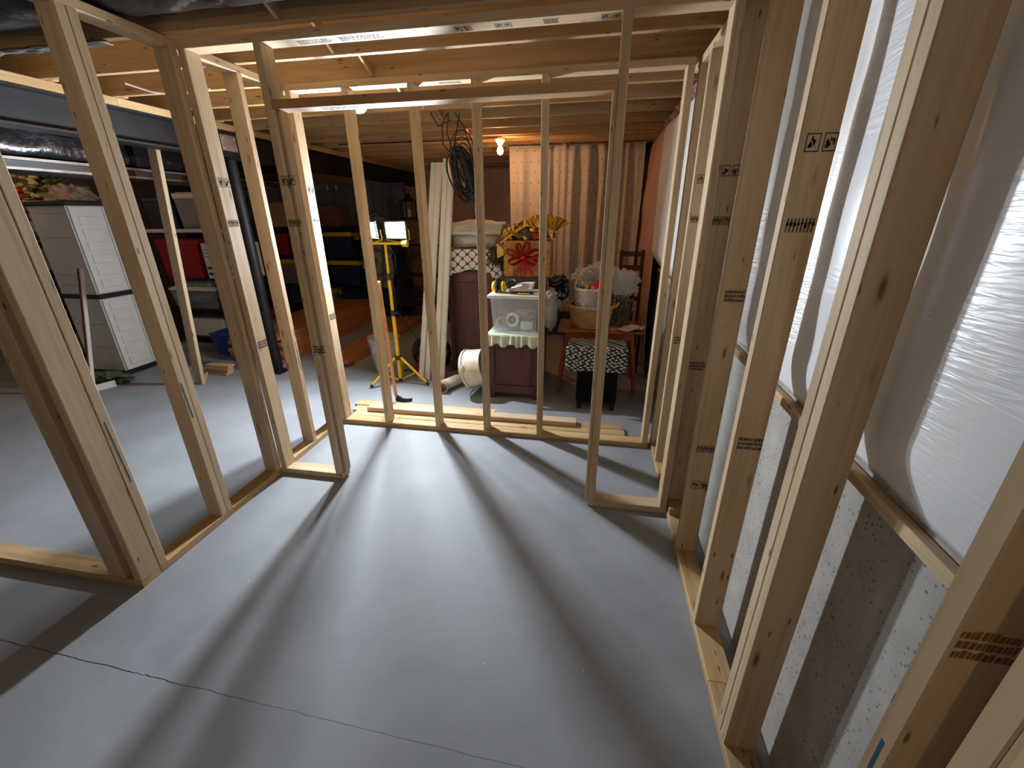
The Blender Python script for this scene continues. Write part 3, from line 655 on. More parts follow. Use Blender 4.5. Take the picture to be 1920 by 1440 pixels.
# quatrefoil blanket, draped
def drape(u, w):
    x = -1.445 + .59 * u; s = w
    if s < .5: y = 4.58 - (s / .5) * .455; z = 1.262 + .012 * noise.noise(Vector((u * 6, s * 8, 0)))
    else: q = (s - .5) / .5; y = 4.125 - .012 * math.sin(u * 22) * q - .02 * q; z = 1.262 - q * (.20 + .02 * math.sin(u * 9) + (.04 if u > .8 else 0))
    return Vector((x + (.02 * noise.noise(Vector((s * 5, u * 4, 2)))), y, z))
bk = thing('quatrefoil_blanket', (-1.15, 4.35, 1.06), 'folded white blanket with dark lattice print on the tall cabinet', 'blanket')
B().bev(-1.425, -.885, 4.145, 4.6, 1.0605, 1.255, .045, 3).build('folded_body', LATT, bk)
B().grid(drape, 40, 40).build('draped_layer', LATT, bk, thick=.008)
B().box(-1.385, -1.355, 4.09, 4.098, 1.025, 1.062).build('care_tag', PAPER, bk)
cb = thing('bedding_bag', (-1.12, 4.38, 1.27), 'clear zip bag stuffed with a white comforter on the lattice blanket', 'bedding')
B().bev(-1.39, -.90, 4.17, 4.57, 1.277, 1.43, .05, 3).build('clear_cover', CLEAR, cb)
B().blob((-1.15, 4.37, 1.352), (.225, .185, .07), .12, 3, 4, 4, box=.35).build('comforter', CLOTHW, cb)
def fold(u, w): return Vector((-1.42 + .56 * u, 4.14 + .42 * w, 1.447 + .05 * math.sin(PI * min(1, w * 1.1)) * (.6 + .5 * math.sin(PI * u)) + .022 * noise.noise(Vector((u * 5, w * 7, 1))) - .05 * max(0, 1 - w * 9) + .01))
tq = thing('folded_quilt', (-1.14, 4.35, 1.44), 'rumpled white quilt folded on top of the bedding bag', 'quilt')
B().grid(fold, 40, 30).build('upper_layer', CLOTHW, tq, thick=.03)
B().blob((-1.15, 4.36, 1.462), (.26, .19, .035), .2, 4, 9, 3, zmin=1.432).build('lower_layer', CLOTHW, tq)
B().tube([(-1.40 + .5 * k / 12, 4.135 + .01 * math.sin(k), 1.42 + .03 * math.sin(PI * k / 12)) for k in range(13)], .008, 6).build('piped_edge', CREAM, tq)
b = B(); rr = random.Random(5)
b.blob((-.90, 4.05, 1.22), (.05, .05, .085), .5, 4, 2, 3)
for i in range(60):
    a = rr.uniform(0, 2 * PI); e = rr.uniform(-.8, 1.2); d = Vector((math.cos(a) * math.cos(e), math.sin(a) * math.cos(e), math.sin(e)))
    p = Vector((-.90, 4.05, 1.22)) + Vector((d.x * .045, d.y * .045, d.z * .075)); b.tube([p, p + d * .035 + Vector((0, 0, -.015)), p + d * .05 + Vector((0, 0, -.05))], [.008, .006, .001], 5)
tag(b.build('fur_tassel', FUR), 'shaggy dark brown fur piece hanging beside the lattice blanket', 'fur')
# green cloth with ruffle
gc = thing('ruffled_cloth', (-.63, 3.7, .6), 'pale green cloth with ruffled edge over the low cabinet', 'cloth')
B().grid(lambda u, w: Vector((-.872 + .47 * u, 3.472 + .45 * w, .606 + .003 * noise.noise(Vector((u * 9, w * 9, 0))))), 24, 20).build('cloth_top', GREENCL, gc, thick=.006)
B().grid(lambda u, w: Vector((-.875 + .476 * u, 3.470 - .006 - .018 * w * (1 + math.sin(u * 46 + 2 * math.sin(u * 11))), .608 - w * (.088 + .014 * math.sin(u * 23)))), 90, 8).build('ruffle', GREENCL, gc, thick=.004)
# clear bin
bn = thing('storage_bin', (-.63, 3.68, .61), 'clear plastic storage bin with white lid on the green cloth', 'storage bin')
b = B(); w0, d0, w1, d1 = .375, .26, .415, .295; cx, cy = -.632, 3.675; z0, z1 = .6145, .915
P = lambda w, d, z: [(cx - w / 2, cy - d / 2, z), (cx + w / 2, cy - d / 2, z), (cx + w / 2, cy + d / 2, z), (cx - w / 2, cy + d / 2, z)]
b.faces(P(w0, d0, z0) + P(w1, d1, z1), [(0, 3, 2, 1), (0, 1, 5, 4), (1, 2, 6, 5), (2, 3, 7, 6), (3, 0, 4, 7)])
b.build('bin_body', CLEAR, bn, thick=.003)
B().bev(-.862, -.402, 3.505, 3.845, .915, .945, .008, 2).bev(-.835, -.43, 3.53, 3.82, .943, .952, .004, 1).build('lid', WHITEPL, bn)
for xa, xb in ((-.79, -.70), (-.56, -.47)):
    B().tube([(xa, 3.525, .905), (xa, 3.528, .865), (xb, 3.528, .865), (xb, 3.525, .905)], .0035, 6).build('panel_rib', CLEAR, bn)
def tape_roll(c, r, w, ang, label):
    t = thing('tape_roll', (c[0], c[1], c[2] - r), label, 'tape roll', 'rolls inside the clear bin'); M = Matrix.Translation(c) @ Matrix.Rotation(ang, 4, 'Z') @ Matrix.Rotation(PI / 2 - .35, 4, 'X')
    B().lathe([(r, -w / 2), (r, w / 2), (r * .62, w / 2), (r * .62, -w / 2), (r, -w / 2)], 22, M, cap=False).build('tape', CREAM, t)
    B().lathe([(r * .62, -w / 2), (r * .62, w / 2), (r * .55, w / 2), (r * .55, -w / 2), (r * .62, -w / 2)], 22, M, cap=False).build('core', CARDB, t)
tape_roll((-.765, 3.63, .683), .05, .035, .3, 'small cream tape roll at the left end inside the clear bin')
tape_roll((-.665, 3.65, .70), .066, .05, -.2, 'large cream tape roll in the middle of the clear bin')
tag(B().bev(-.59, -.475, 3.60, 3.75, .622, .70, .012, 2).build('plastic_tub', WHITEPL), 'pale tub lying at the right end inside the clear bin', 'tub')
tag(B().blob((-.55, 3.67, .77), (.10, .07, .06), .3, 3, 3, 3).build('cloth_bundle', plain('pinkish_cloth', (.42, .33, .33), .9)), 'pinkish cloth bundle above the tub in the clear bin', 'cloth')
# ear muffs
em = thing('ear_muffs', (-.76, 3.62, .952), 'yellow and black ear muffs resting on the bin lid', 'ear muffs')
for xo in (-1, 1):
    M = Matrix.Translation((-.775 + xo * .012, 3.60, 1.002)) @ Matrix.Rotation(xo * PI / 2, 4, 'Y')
    cup = B().lathe([(.044, .012), (.049, .020), (.048, .034), (.038, .046), (.02, .052), (.004, .053)], 24, M).build('cup', YELLOW, em)
    B().lathe([(.036, -.008), (.047, -.004), (.047, .010), (.036, .012)], 24, M).build('cushion', BLACK, cup)
B().tube([(-.775 + .05 + .10 * math.sin(t) * .9, 3.60 + .045 * math.cos(t) + .05, 1.03 + .02 * math.sin(2 * t)) for t in [PI * k / 16 for k in range(17)]], .010, 8).tube([(-.83, 3.60, 1.01), (-.80, 3.62, 1.06), (-.725, 3.645, 1.045)], .008, 8).tube([(-.72, 3.60, 1.01), (-.70, 3.58, 1.04), (-.64, 3.65, 1.03)], .008, 8).build('headband', BLACK, em)
pp = B().grid(lambda u, w: Vector((-.695 + .20 * u + .02 * w, 3.57 + .14 * w, .958 + .075 * w * (.5 + .6 * u) + .01 * math.sin(u * 4))), 10, 8)
ppo = pp.build('instruction_sheet', PAPER, thick=.0015); tag(ppo, 'white printed sheet leaning on the ear muffs', 'paper')
b = B(); rr = random.Random(9)
for r in range(6):
    u = .5
    while u < .93:
        d = rr.uniform(.03, .09); w = .25 + r * .11
        f = lambda u, w: Vector((-.695 + .20 * u + .02 * w, 3.57 + .14 * w, .958 + .075 * w * (.5 + .6 * u) + .01 * math.sin(u * 4))) + Vector((0, -.0012, .0016))
        b.faces([f(u, w), f(u + d, w), f(u + d, w + .035), f(u, w + .035)], [(0, 1, 2, 3)]); u += d + .03
b.build('print', INK, ppo, smooth=False)
kn = thing('utility_tool', (-.56, 3.56, .952), 'black hand tool with yellow stripe lying on the bin lid', 'tool')
B().bev(-.67, -.47, 3.53, 3.565, .952, .975, .008, 2).build('tool_body', BLACK, kn); B().bev(-.60, -.50, 3.525, 3.532, .955, .963, .002, 1).build('stripe', YELLOW, kn)
# gold gift basket on a carton
cx_ = B().bev(-.84, -.43, 3.93, 4.28, .6015, 1.04, .004, 1).build('carton', BROWNB); tag(cx_, 'brown carton behind the clear bin under the gold gift box', 'box')
gb = thing('gold_gift_box', (-.6, 4.08, 1.04), 'gold patterned gift box with gold film and red bow', 'gift box')
B().bev(-.80, -.37, 3.93, 4.22, 1.042, 1.36, .005, 1).build('box_body', GOLDBOX, gb)
b = B(); b.grid(lambda u, w: Vector((-.82 + .46 * u + .05 * noise.noise(Vector((u * 5, w * 5, 1))), 3.95 + .25 * w, 1.36 + .13 * abs(noise.noise(Vector((u * 6, w * 6, 4)))) + .13 * math.sin(PI * u) * math.sin(PI * w))), 26, 20)
b.build('gold_film', GOLD, gb, smooth=False, thick=.002)
B().blob((-.58, 4.06, 1.40), (.17, .11, .075), .4, 4, 6, 3).build('filling', plain('dark_filler', (.05, .035, .02), .6, var=.7, scale=30), gb)
B().blob((-.50, 3.99, 1.40), (.075, .05, .035), .4, 3, 8, 3).build('red_ornament', REDFOIL, gb)
B().tube([(-.83, 3.96, 1.335), (-.70, 3.98, 1.43), (-.62, 4.0, 1.475)], .016, 10).build('film_roll', GOLD, gb)
for i, (a, sc) in enumerate(((-.5, .12), (.1, .15), (.6, .14))):
    B().grid(lambda u, w: Vector((-.52 + .07 * i + math.sin(a + (u - .5) * 1.1) * sc * (w + .2) * 1.0, 4.05 + .03 * math.sin(u * 9) + .02 * i, 1.43 + math.cos(a + (u - .5) * .9) * sc * w * 1.0)), 14, 6).build('film_fan', GOLD, gb, smooth=False, thick=.002)
B().grid(lambda u, w: Vector((-.86 + .07 * u, 3.92 - .02 * w, 1.20 + .14 * w * (1 - .6 * u) + .03 * u)), 6, 6).build('film_point', GOLD, gb, thick=.002)
bw = Vector((-.615, 3.90, 1.215))
for i, (ang, ln) in enumerate(((.35, .12), (2.75, .12), (1.2, .11), (1.95, .10), (-.35, .10), (3.5, .10))):
    d = Vector((math.cos(ang), 0, math.sin(ang))); p = Vector((-d.z, 0, d.x))
    B().grid(lambda u, w: bw + d * ln * 1.35 * math.sin(PI * u) + p * (u - .5) * .15 * math.sin(PI * u) + Vector((0, -.045 * math.sin(2 * PI * u) * .6 - .02 * math.sin(PI * u) + (w - .5) * .04, 0)) + p * (w - .5) * .026, 18, 4).build('bow_loop', REDFOIL, gb, thick=.0015)
for sx in (-.05, .0, .055):
    B().grid(lambda u, w: bw + Vector((sx * 1.4 * w + (u - .5) * .035, -.012 - .012 * math.sin(w * 7), -.02 - .135 * w)), 4, 10).build('bow_tail', REDFOIL, gb, thick=.0015)
B().blob(bw + Vector((0, -.02, 0)), (.022, .02, .022), .2, 3, 1, 2).build('bow_knot', REDFOIL, gb)
# bags by the bin
tag(B().blob((-.335, 3.66, .80), (.065, .12, .17), .3, 2.5, 3, 3).blob((-.33, 3.66, .93), (.05, .08, .04), .5, 3, 5, 3).build('grey_bag', GREYBAG), 'grey translucent plastic bag hanging at the right of the clear bin', 'plastic bag')
b = B().blob((-.29, 3.95, 1.0), (.09, .12, .06), .55, 3, 11, 3).blob((-.25, 3.90, .93), (.06, .08, .08), .5, 4, 4, 3)
for i in range(5): b.tube([(-.36 + .03 * i, 3.86, .9 + .02 * i), (-.30 + .02 * i, 3.85, .96 + .015 * i), (-.26 + .01 * i, 3.88, 1.0)], .006, 5)
tag(b.build('black_bag', BLKPLY), 'crumpled black bag between the clear bin and the wicker basket', 'plastic bag')

# ------------------------------------------------------------------ small table and its load
tb = thing('side_table', (.105, 3.95, 0), 'small orange brown side table with turned splayed legs', 'table')
B().bev(-.275, .485, 3.74, 4.18, .578, .606, .012, 2).build('tabletop', ORANGEWOOD, tb)
B().bev(-.20, .41, 3.79, 3.81, .51, .578, .004, 1).bev(-.20, .41, 4.11, 4.13, .51, .578, .004, 1).bev(-.20, -.18, 3.81, 4.11, .51, .578, .004, 1).bev(.39, .41, 3.81, 4.11, .51, .578, .004, 1).build('apron', ORANGEWOOD, tb)
for sx, sy, fx, fy in ((-.185, 3.81, -.25, 3.69), (.395, 3.81, .447, 3.69), (-.185, 4.11, -.25, 4.2), (.395, 4.11, .447, 4.2)):
    a, c = Vector((sx, sy, .578)), Vector((fx, fy, .006)); n = 12
    pts = [a + (c - a) * k / n for k in range(n + 1)]; rr_ = [.021, .022, .022, .019, .023, .019, .021, .022, .017, .021, .017, .015, .013]
    lg = B().tube(pts, rr_, 12).build('leg', ORANGEWOOD, tb)
    B().lathe([(.012, 0), (.013, .012)], 10, Matrix.Translation((fx, fy, 0))).build('leg_glide', SILVER, lg)
def basket(t, c, r0, r1, h, mat, core, nst=30, rows=14):
    """woven wicker: stakes with weavers passing in and out, over a dark inner wall"""
    cx, cy, cz = c
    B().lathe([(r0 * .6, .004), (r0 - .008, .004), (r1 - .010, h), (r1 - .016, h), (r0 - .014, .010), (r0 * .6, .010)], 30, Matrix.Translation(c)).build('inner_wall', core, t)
    b = B()
    for k in range(rows):
        f = (k + .5) / rows; r = r0 + (r1 - r0) * f; z = cz + h * f; ph = PI * (k % 2); m = nst * 2
        b.tube([(cx + (r + .0045 * math.cos(nst / 2 * 2 * PI * j / m * 1.0 + ph)) * math.cos(2 * PI * j / m), cy + (r + .0045 * math.cos(nst / 2 * 2 * PI * j / m + ph)) * math.sin(2 * PI * j / m), z) for j in range(m)], h / rows * .43, 5, closed=True)
    b.build('weave', mat, t)
    b = B()
    for j in range(nst):
        a = 2 * PI * j / nst; b.tube([(cx + r0 * math.cos(a), cy + r0 * math.sin(a), cz), (cx + r1 * math.cos(a), cy + r1 * math.sin(a), cz + h)], .0035, 5)
    b.build('stakes', mat, t)
    b = B()
    for ph in (0, PI): b.tube([(cx + (r1 + .004 * math.cos(9 * 2 * PI * j / 72 + ph)) * math.cos(2 * PI * j / 72), cy + (r1 + .004 * math.cos(9 * 2 * PI * j / 72 + ph)) * math.sin(2 * PI * j / 72), cz + h + .005 + .006 * math.sin(9 * 2 * PI * j / 72 + ph)) for j in range(72)], .011, 6, closed=True)
    b.build('rim', mat, t)
bc = (.015, 3.955, .608)
wb1 = thing('wicker_basket', bc, 'large natural wicker basket on the small table', 'basket')
basket(wb1, bc, .165, .205, .185, WICKER, WICKDK)
for s in (-1, 1):
    B().tube([(bc[0] + s * (.205 + .045 * math.sin(t)), bc[1] + .05 * math.cos(t), bc[2] + .175 + .035 * math.sin(t)) for t in [PI * k / 12 for k in range(13)]], .011, 7).build('side_handle', WICKER, wb1)
wb2c = (.015, 3.955, .745)
wb2 = thing('wicker_basket', wb2c, 'white wicker basket with hoop handle nested in the natural one', 'basket')
basket(wb2, wb2c, .135, .160, .20, WICKERW, WICKDK, 26, 13)
for mt, r_, z_, yo, nm in ((WICKER, .158, .225, -.02, 'hoop_handle'), (WICKERW, .12, .21, .03, 'hoop_handle')):
    B().tube([(wb2c[0] + r_ * math.cos(t), wb2c[1] + yo, wb2c[2] + .17 + z_ * math.sin(t)) for t in [PI * k / 22 for k in range(23)]], .010, 7).build(nm, mt, wb2)
rh = thing('red_ornament', (.07, 3.93, .86), 'shiny red ball in the white wicker basket', 'ornament')
B().blob((.065, 3.90, .955), (.085, .075, .062), .12, 2, 3, 3).build('ball', BRIGHTRED, rh)
B().blob((-.03, 3.88, .965), (.022, .02, .028), .1, 2, 1, 2).build('yellow_cap', YELLOW, rh)
tag(B().blob((-.085, 4.03, 1.04), (.085, .07, .075), .55, 3.5, 21, 4).build('clear_bag', CLEARBAG), 'shiny clear bag at the left of the basket handle', 'plastic bag')
tag(B().blob((.09, 4.12, 1.06), (.13, .08, .10), .6, 3.5, 14, 4).build('clear_bag', CLEARBAG), 'clear crinkled bag standing behind the basket handle', 'plastic bag')
tag(B().blob((.30, 4.08, .98), (.13, .09, .11), .5, 3, 8, 4).build('clear_bag', CLEARBAG), 'pale crumpled bag on the dried stems at the right of the basket', 'plastic bag')
b = B(); rr = random.Random(12)
for i in range(70):
    p = Vector((.29 + rr.uniform(-.08, .08), 4.05 + rr.uniform(-.08, .08), .608)); q = p + Vector((rr.uniform(-.07, .07), rr.uniform(-.06, .06), rr.uniform(.12, .27)))
    b.tube([p, (p + q) / 2 + Vector((rr.uniform(-.02, .02), rr.uniform(-.02, .02), 0)), q], [.005, .004, .003], 4); b.blob(q, (.018, .018, .016), .6, 4, i, 1)
tag(b.build('dried_arrangement', DRIED, smooth=True), 'bunch of dried grey brown stems beside the wicker basket', 'dried flowers')
for i, (x, y, a, lb) in enumerate(((.285, 3.83, .2, 'tan folded paper nearest the basket on the small table'), (.40, 3.86, -.35, 'white loose sheet at the right edge of the small table'), (.36, 3.80, .7, 'cream paper scrap at the front of the small table'))):
    M = Matrix.Translation((x, y, .6075 + i * .006)) @ Matrix.Rotation(a, 4, 'Z')
    tag(B().grid(lambda u, w: M @ Vector(((u - .5) * .19, (w - .5) * .12, .008 * abs(noise.noise(Vector((u * 4, w * 4, i)))) + .012 * u * u * i)), 10, 8).build('loose_paper', (CARDB, PAPER, CREAM)[i], thick=.0015), lb, 'paper')
# stool with printed cover
st = thing('covered_stool', (.08, 3.48, 0), 'black stool with leaf printed black and white cover', 'stool')
B().bev(-.07, .27, 3.38, 3.62, .06, .40, .02, 2).build('stool_body', plain('black_cloth', (.006, .006, .007), .9, spec=.15), st)
def apron(u, w):
    x = -.165 + .495 * u; e = min(u, 1 - u); dip = .035 * max(0, 1 - e / .09) ** 2
    return Vector((x, 3.352 - .006 * math.sin(u * 14) * w, .565 - w * (.205 - dip)))
B().grid(apron, 36, 12).build('printed_flap', LEAF, st, thick=.012)
B().bev(-.165, .33, 3.36, 3.66, .40, .566, .035, 3).build('cushion', LEAF, st)
for x in (-.04, .24):
    for y in (3.40, 3.60): B().lathe([(.02, 0), (.026, .06)], 10, Matrix.Translation((x, y, 0))).build('foot', BLACK, st)
# dark ladder-back chair by the wall
chx, chy = .40, 4.55
ch = thing('ladder_back_chair', (chx, chy, 0), 'dark wooden ladder back chair between curtain and right wall', 'chair')
for x in (.30, .52):
    B().tube([(x, 4.72, 0), (x, 4.72, .45), (x, 4.76, .9), (x, 4.80, 1.22)], .018, 10).build('back_post', DARKWOOD, ch)
    B().tube([(x, 4.36, 0), (x, 4.36, .45)], .017, 10).build('leg', DARKWOOD, ch)
for z in (.72, .88, 1.04, 1.18): B().bev(.30, .52, 4.735 + (z - .7) * .1, 4.75 + (z - .7) * .1, z - .025, z + .025, .005, 1).build('back_slat', DARKWOOD, ch)
B().bev(.28, .54, 4.34, 4.74, .44, .47, .008, 2).build('seat', DARKWOOD, ch)
for z in (.18, .3): B().tube([(.30, 4.36, z), (.52, 4.36, z)], .01, 8).build('rung', DARKWOOD, ch)

# ------------------------------------------------------------------ things on the floor behind the closet
tag(lum('floor_board', None, -1.90, .317, 2.881, 2.969, .0, T, PLATE), 'loose floor board lying tight against the closet back plate', 'lumber', 'loose lumber behind the closet')
tag(lum('floor_board', None, -1.95, .30, 2.973, 3.061, .0, T, PLATE), 'loose board on the floor under the doubled lighter piece', 'lumber', 'loose lumber behind the closet')
tag(lum('floor_board', None, -1.80, -.05, 2.955, 3.043, T, 2 * T, STUD), 'pale stud laid on top of the other floor boards', 'lumber', 'loose lumber behind the closet')
tag(lum('floor_board', None, -1.99, -.73, 3.08, 3.169, .0, T, PLATE), 'loose short board on the floor nearest the work light', 'lumber', 'loose lumber behind the closet')
for i, (xb, xt, zt, lb) in enumerate(((-1.668, -1.508, 2.03, 'leftmost of the four leaning white trim strips'), (-1.603, -1.455, 2.03, 'second leaning white trim strip from the left'), (-1.510, -1.388, 2.06, 'third leaning white trim strip from the left'), (-1.447, -1.335, 2.06, 'rightmost of the four leaning white trim strips'))):
    t = thing('trim_strip', (xb, 3.83, 0), lb, 'trim', 'white trim strips leaning by the mahogany cabinet')
    a, c = Vector((xb, 3.83 + .004 * i, .002)), Vector((xt, 4.22, zt)); R = (c - a).to_track_quat('Z', 'Y').to_matrix()
    yx = R @ Vector((1, 0, 0)); 
    lum2('strip', t, a, c, .056, .022, WHITEVINYL, .25)
    lum2('edge_bead', t, a + Vector((.020, -.014, 0)), c + Vector((.020, -.014, 0)), .008, .008, WHITEVINYL, .25)
# hoe
he = thing('garden_hoe', (-1.69, 3.28, 0), 'wooden handled hoe with black blade leaning behind the closet studs', 'hoe')
a, c = Vector((-1.685, 3.27, .05)), Vector((-1.545, 2.935, 1.12))
B().tube([a, a + (c - a) * .5, c], [.014, .0155, .016], 10).build('handle', HANDLE, he)
B().blob(c, (.017, .017, .012), 0, 1, 0, 2).build('handle_cap', WHITEPL, he)
B().grid(lambda u, w: Vector((-1.70 + .16 * u, 3.28 - .03 * math.sin(PI * u) + .02 * w, .004 + .045 * w * (1 - .5 * u))), 10, 4).build('blade', STEEL, he, thick=.004)
B().tube([(-1.685, 3.27, .06), (-1.67, 3.29, .04), (-1.64, 3.29, .025)], .008, 6).build('tang', STEEL, he)
# bucket
bu = thing('plaster_bucket', (-2.16, 4.07, 0), 'plaster splashed grey bucket behind the work light', 'bucket')
B().lathe([(.128, 0), (.133, .01), (.160, .36), (.153, .36), (.128, .014)], 28, Matrix.Translation((-2.16, 4.07, 0))).build('pail', BUCKETM, bu)
for z, r in ((.30, .162), (.335, .166), (.365, .168)): B().lathe([(r - .014, z - .006), (r, z - .006), (r + .001, z + .006), (r - .014, z + .006)], 28, Matrix.Translation((-2.16, 4.07, 0))).build('rim_ring', BUCKETM, bu)
B().tube([(-2.16 + .165 * math.cos(t), 4.07 - .12 * math.sin(t), .31 - .10 * math.sin(t)) for t in [PI * k / 12 for k in range(13)]], .0035, 6).build('bail', SILVER, bu)
# hand truck
ht = thing('hand_truck', (-1.62, 4.35, 0), 'red hand truck with black tyres behind the white trim', 'hand truck')
for x in (-1.80, -1.50):
    M = Matrix.Translation((x, 4.30, .142)) @ Matrix.Rotation(PI / 2, 4, 'Y')
    ty = B().tube([M @ Vector((.105 * math.cos(2 * PI * k / 30), .105 * math.sin(2 * PI * k / 30), 0)) for k in range(30)], .037, 10, closed=True).build('tyre', RUBBER, ht)
    B().lathe([(.02, -.035), (.028, -.02), (.074, -.014), (.074, .014), (.028, .02), (.02, .035)], 20, M).build('rim', WHITEPL, ty)
B().tube([(-1.8, 4.30, .142), (-1.50, 4.30, .142)], .011, 8).build('axle', SILVER, ht)
B().bev(-1.75, -1.47, 3.99, 4.17, .008, .02, .003, 1).bev(-1.75, -1.47, 4.16, 4.175, .008, .13, .003, 1).build('toe_plate', RED, ht)
B().tube([(-1.74, 4.19, .02), (-1.74, 4.30, .30), (-1.74, 4.50, 1.0), (-1.66, 4.55, 1.18), (-1.56, 4.55, 1.18), (-1.50, 4.50, 1.0), (-1.50, 4.30, .30), (-1.50, 4.19, .02)], .013, 8).build('frame', RED, ht)
for z in (.3, .6): B().tube([(-1.74, 4.30 + .29 * (z - .3), z), (-1.50, 4.30 + .29 * (z - .3), z)], .011, 8).build('cross_tube', RED, ht)
ht.location.x -= .06; ht.rotation_euler.z = -.22
# cream pail lying on its side, elbow pipe
pa = thing('cream_pail', (-1.0, 3.6, 0), 'cream plastic pail lying on its side by the low cabinet', 'pail')
M = Matrix.Translation((-1.105, 3.60, .225)) @ Matrix.Rotation(-.12, 4, 'Z') @ Matrix.Rotation(PI / 2 - .26, 4, 'Y')
B().lathe([(.01, .005), (.165, .0), (.172, .012), (.178, .05), (.160, .205), (.152, .205), (.166, .02), (.01, .012)], 28, M).build('pail_body', CREAM, pa)
B().lathe([(.172, .018), (.187, .02), (.188, .04), (.172, .044)], 28, M).build('rim_band', CREAM, pa)
B().tube([M @ Vector((.178 * math.sin(t * .9), .178 * math.cos(t * .9) * .9, .03 - .055 * math.sin(t))) for t in [PI * k / 14 for k in range(15)]], .006, 7).build('bail', CREAM, pa)
B().blob(M @ Vector((-.05, -.172, .05)), (.02, .02, .045), .1, 2, 2, 2).build('bail_lug', CREAM, pa)
pe = thing('elbow_pipe', (-1.25, 3.66, 0), 'cream plastic elbow pipe lying on the floor beside the pail', 'pipe')
B().tube([(-1.16, 3.93, .06), (-1.25, 3.72, .06)], .047, 18).build('straight_pipe', CREAM, pe)
B().tube([(-1.245, 3.735, .06), (-1.275, 3.67, .06), (-1.31, 3.60, .062), (-1.33, 3.56, .062), (-1.325, 3.525, .060)], .054, 18, cap=False).build('elbow', CREAM, pe)
M = Matrix.Translation((-1.325, 3.53, .060)) @ Matrix.Rotation(PI / 2 + .1, 4, 'X')
B().lathe([(.050, -.02), (.058, -.02), (.058, .026), (.046, .026), (.046, -.02)], 22, M, cap=False).build('socket_rim', plain('dirty_cream_rim', (.42, .27, .17), .6), pe)
B().lathe([(.01, -.045), (.045, -.045), (.045, -.03), (.01, -.03)], 18, M).build('pipe_bore', GREY, pe)

# far dark bookcase with lantern
def shelf_unit(name, label, x0, x1, y0, y1, zs, mat, top, pr=.018, cat='shelf'):
    t = thing(name, ((x0 + x1) / 2, (y0 + y1) / 2, 0), label, cat)
    for x in (x0, x1):
        for y in (y0, y1): B().box(x - pr, x + pr, y - pr, y + pr, 0, top).build('upright', mat, t)
    for z in zs: B().bev(x0 - pr, x1 + pr, y0 - pr, y1 + pr, z - .025, z, .004, 1).build('shelf_board', mat, t)
    return t
shelf_unit('shelf_unit', 'black shelf unit far behind the work light carrying the lantern', -3.0, -2.2, 6.35, 6.7, (.25, .7, 1.15, 1.52), BLACK, 1.52)
ln = thing('candle_lantern', (-2.77, 6.5, 1.52), 'dark metal candle lantern standing against the far brown wall', 'lantern')
LZ = 1.52
B().bev(-2.86, -2.68, 6.41, 6.59, LZ, LZ + .025, .004, 1).build('base', STEEL, ln)
for sx in (-.075, .075):
    for sy in (-.075, .075): B().box(-2.77 + sx - .008, -2.77 + sx + .008, 6.5 + sy - .008, 6.5 + sy + .008, LZ + .025, LZ + .25).build('corner_post', STEEL, ln)
B().lathe([(.12, LZ + .25), (.11, LZ + .265), (.05, LZ + .31), (.045, LZ + .335), (.015, LZ + .36)], 4, Matrix.Translation((-2.77, 6.5, 0)) @ Matrix.Rotation(PI / 4, 4, 'Z')).build('roof', STEEL, ln)
B().tube([(-2.77 + .028 * math.cos(2 * PI * k / 16), 6.5, LZ + .385 + .028 * math.sin(2 * PI * k / 16)) for k in range(16)], .005, 6, closed=True).build('ring', STEEL, ln)
B().lathe([(.03, LZ + .025), (.03, LZ + .14)], 14, Matrix.Translation((-2.77, 6.5, 0))).build('candle', CREAM, ln)

# ------------------------------------------------------------------ reddish planks
def planks(x0, x1, y0, y1, nx, nz, group, lab, name='cedar_plank'):
    rr = random.Random(int(abs(x0) * 100)); w = (x1 - x0) / nx
    for k in range(nz):
        for i in range(nx):
            a = rr.uniform(0, .14); c = rr.uniform(0, .12)
            o = lum(name, None, x0 + i * w + .001, x0 + (i + 1) * w - .002, y0 + a, y1 - c, k * .041, k * .041 + .038, CEDAR)
            side = 'topmost layer' if k == nz - 1 else 'bottom layer' if k == 0 else 'layer %s from the floor' % ['one', 'two', 'three', 'four', 'five', 'six', 'seven', 'eight'][k]
            pos = ['at the post side', 'second from the post side', 'third from the post side', 'fourth from the post side', 'at the shelf side'][nx - 1 - i] if nx == 5 else ['at the bucket side', 'in the middle', 'at the shelf side'][nx - 1 - i]
            tag(o, '%s, %s, %s' % (lab, side, pos), 'plank', group)
planks(-4.1, -3.40, 3.98, 6.3, 5, 8, 'reddish planks in the tall stack', 'reddish plank in the tall stack')
planks(-2.95, -2.60, 4.02, 6.3, 3, 2, 'reddish planks in the low stack', 'reddish plank in the low stack')
for i in range(4):
    tag(lum('short_board', None, -4.06 + .008 * i, -3.78 + .01 * i, 3.60 + .012 * (i % 2), 3.69 + .012 * (i % 2), i * .026, i * .026 + .024, PLATE), 'short board offcut, %s of the small pile left of the post' % ('lowest', 'second lowest', 'second highest', 'highest')[i], 'offcut', 'short offcuts left of the post')
tag(lum2('scrap_board', None, (-3.86, 3.40, .012), (-3.98, 3.56, .012), .02, .07, STUD, 0), 'pale thin board lying in front of the small offcut pile', 'offcut')
fs = lum2('loose_stud', None, (-3.86, 3.35, .0), (-3.60, 3.34, 2.13), .038, .089, STUD, 0)
tag(fs, 'single upright stud standing free beyond the left wall', 'stud')

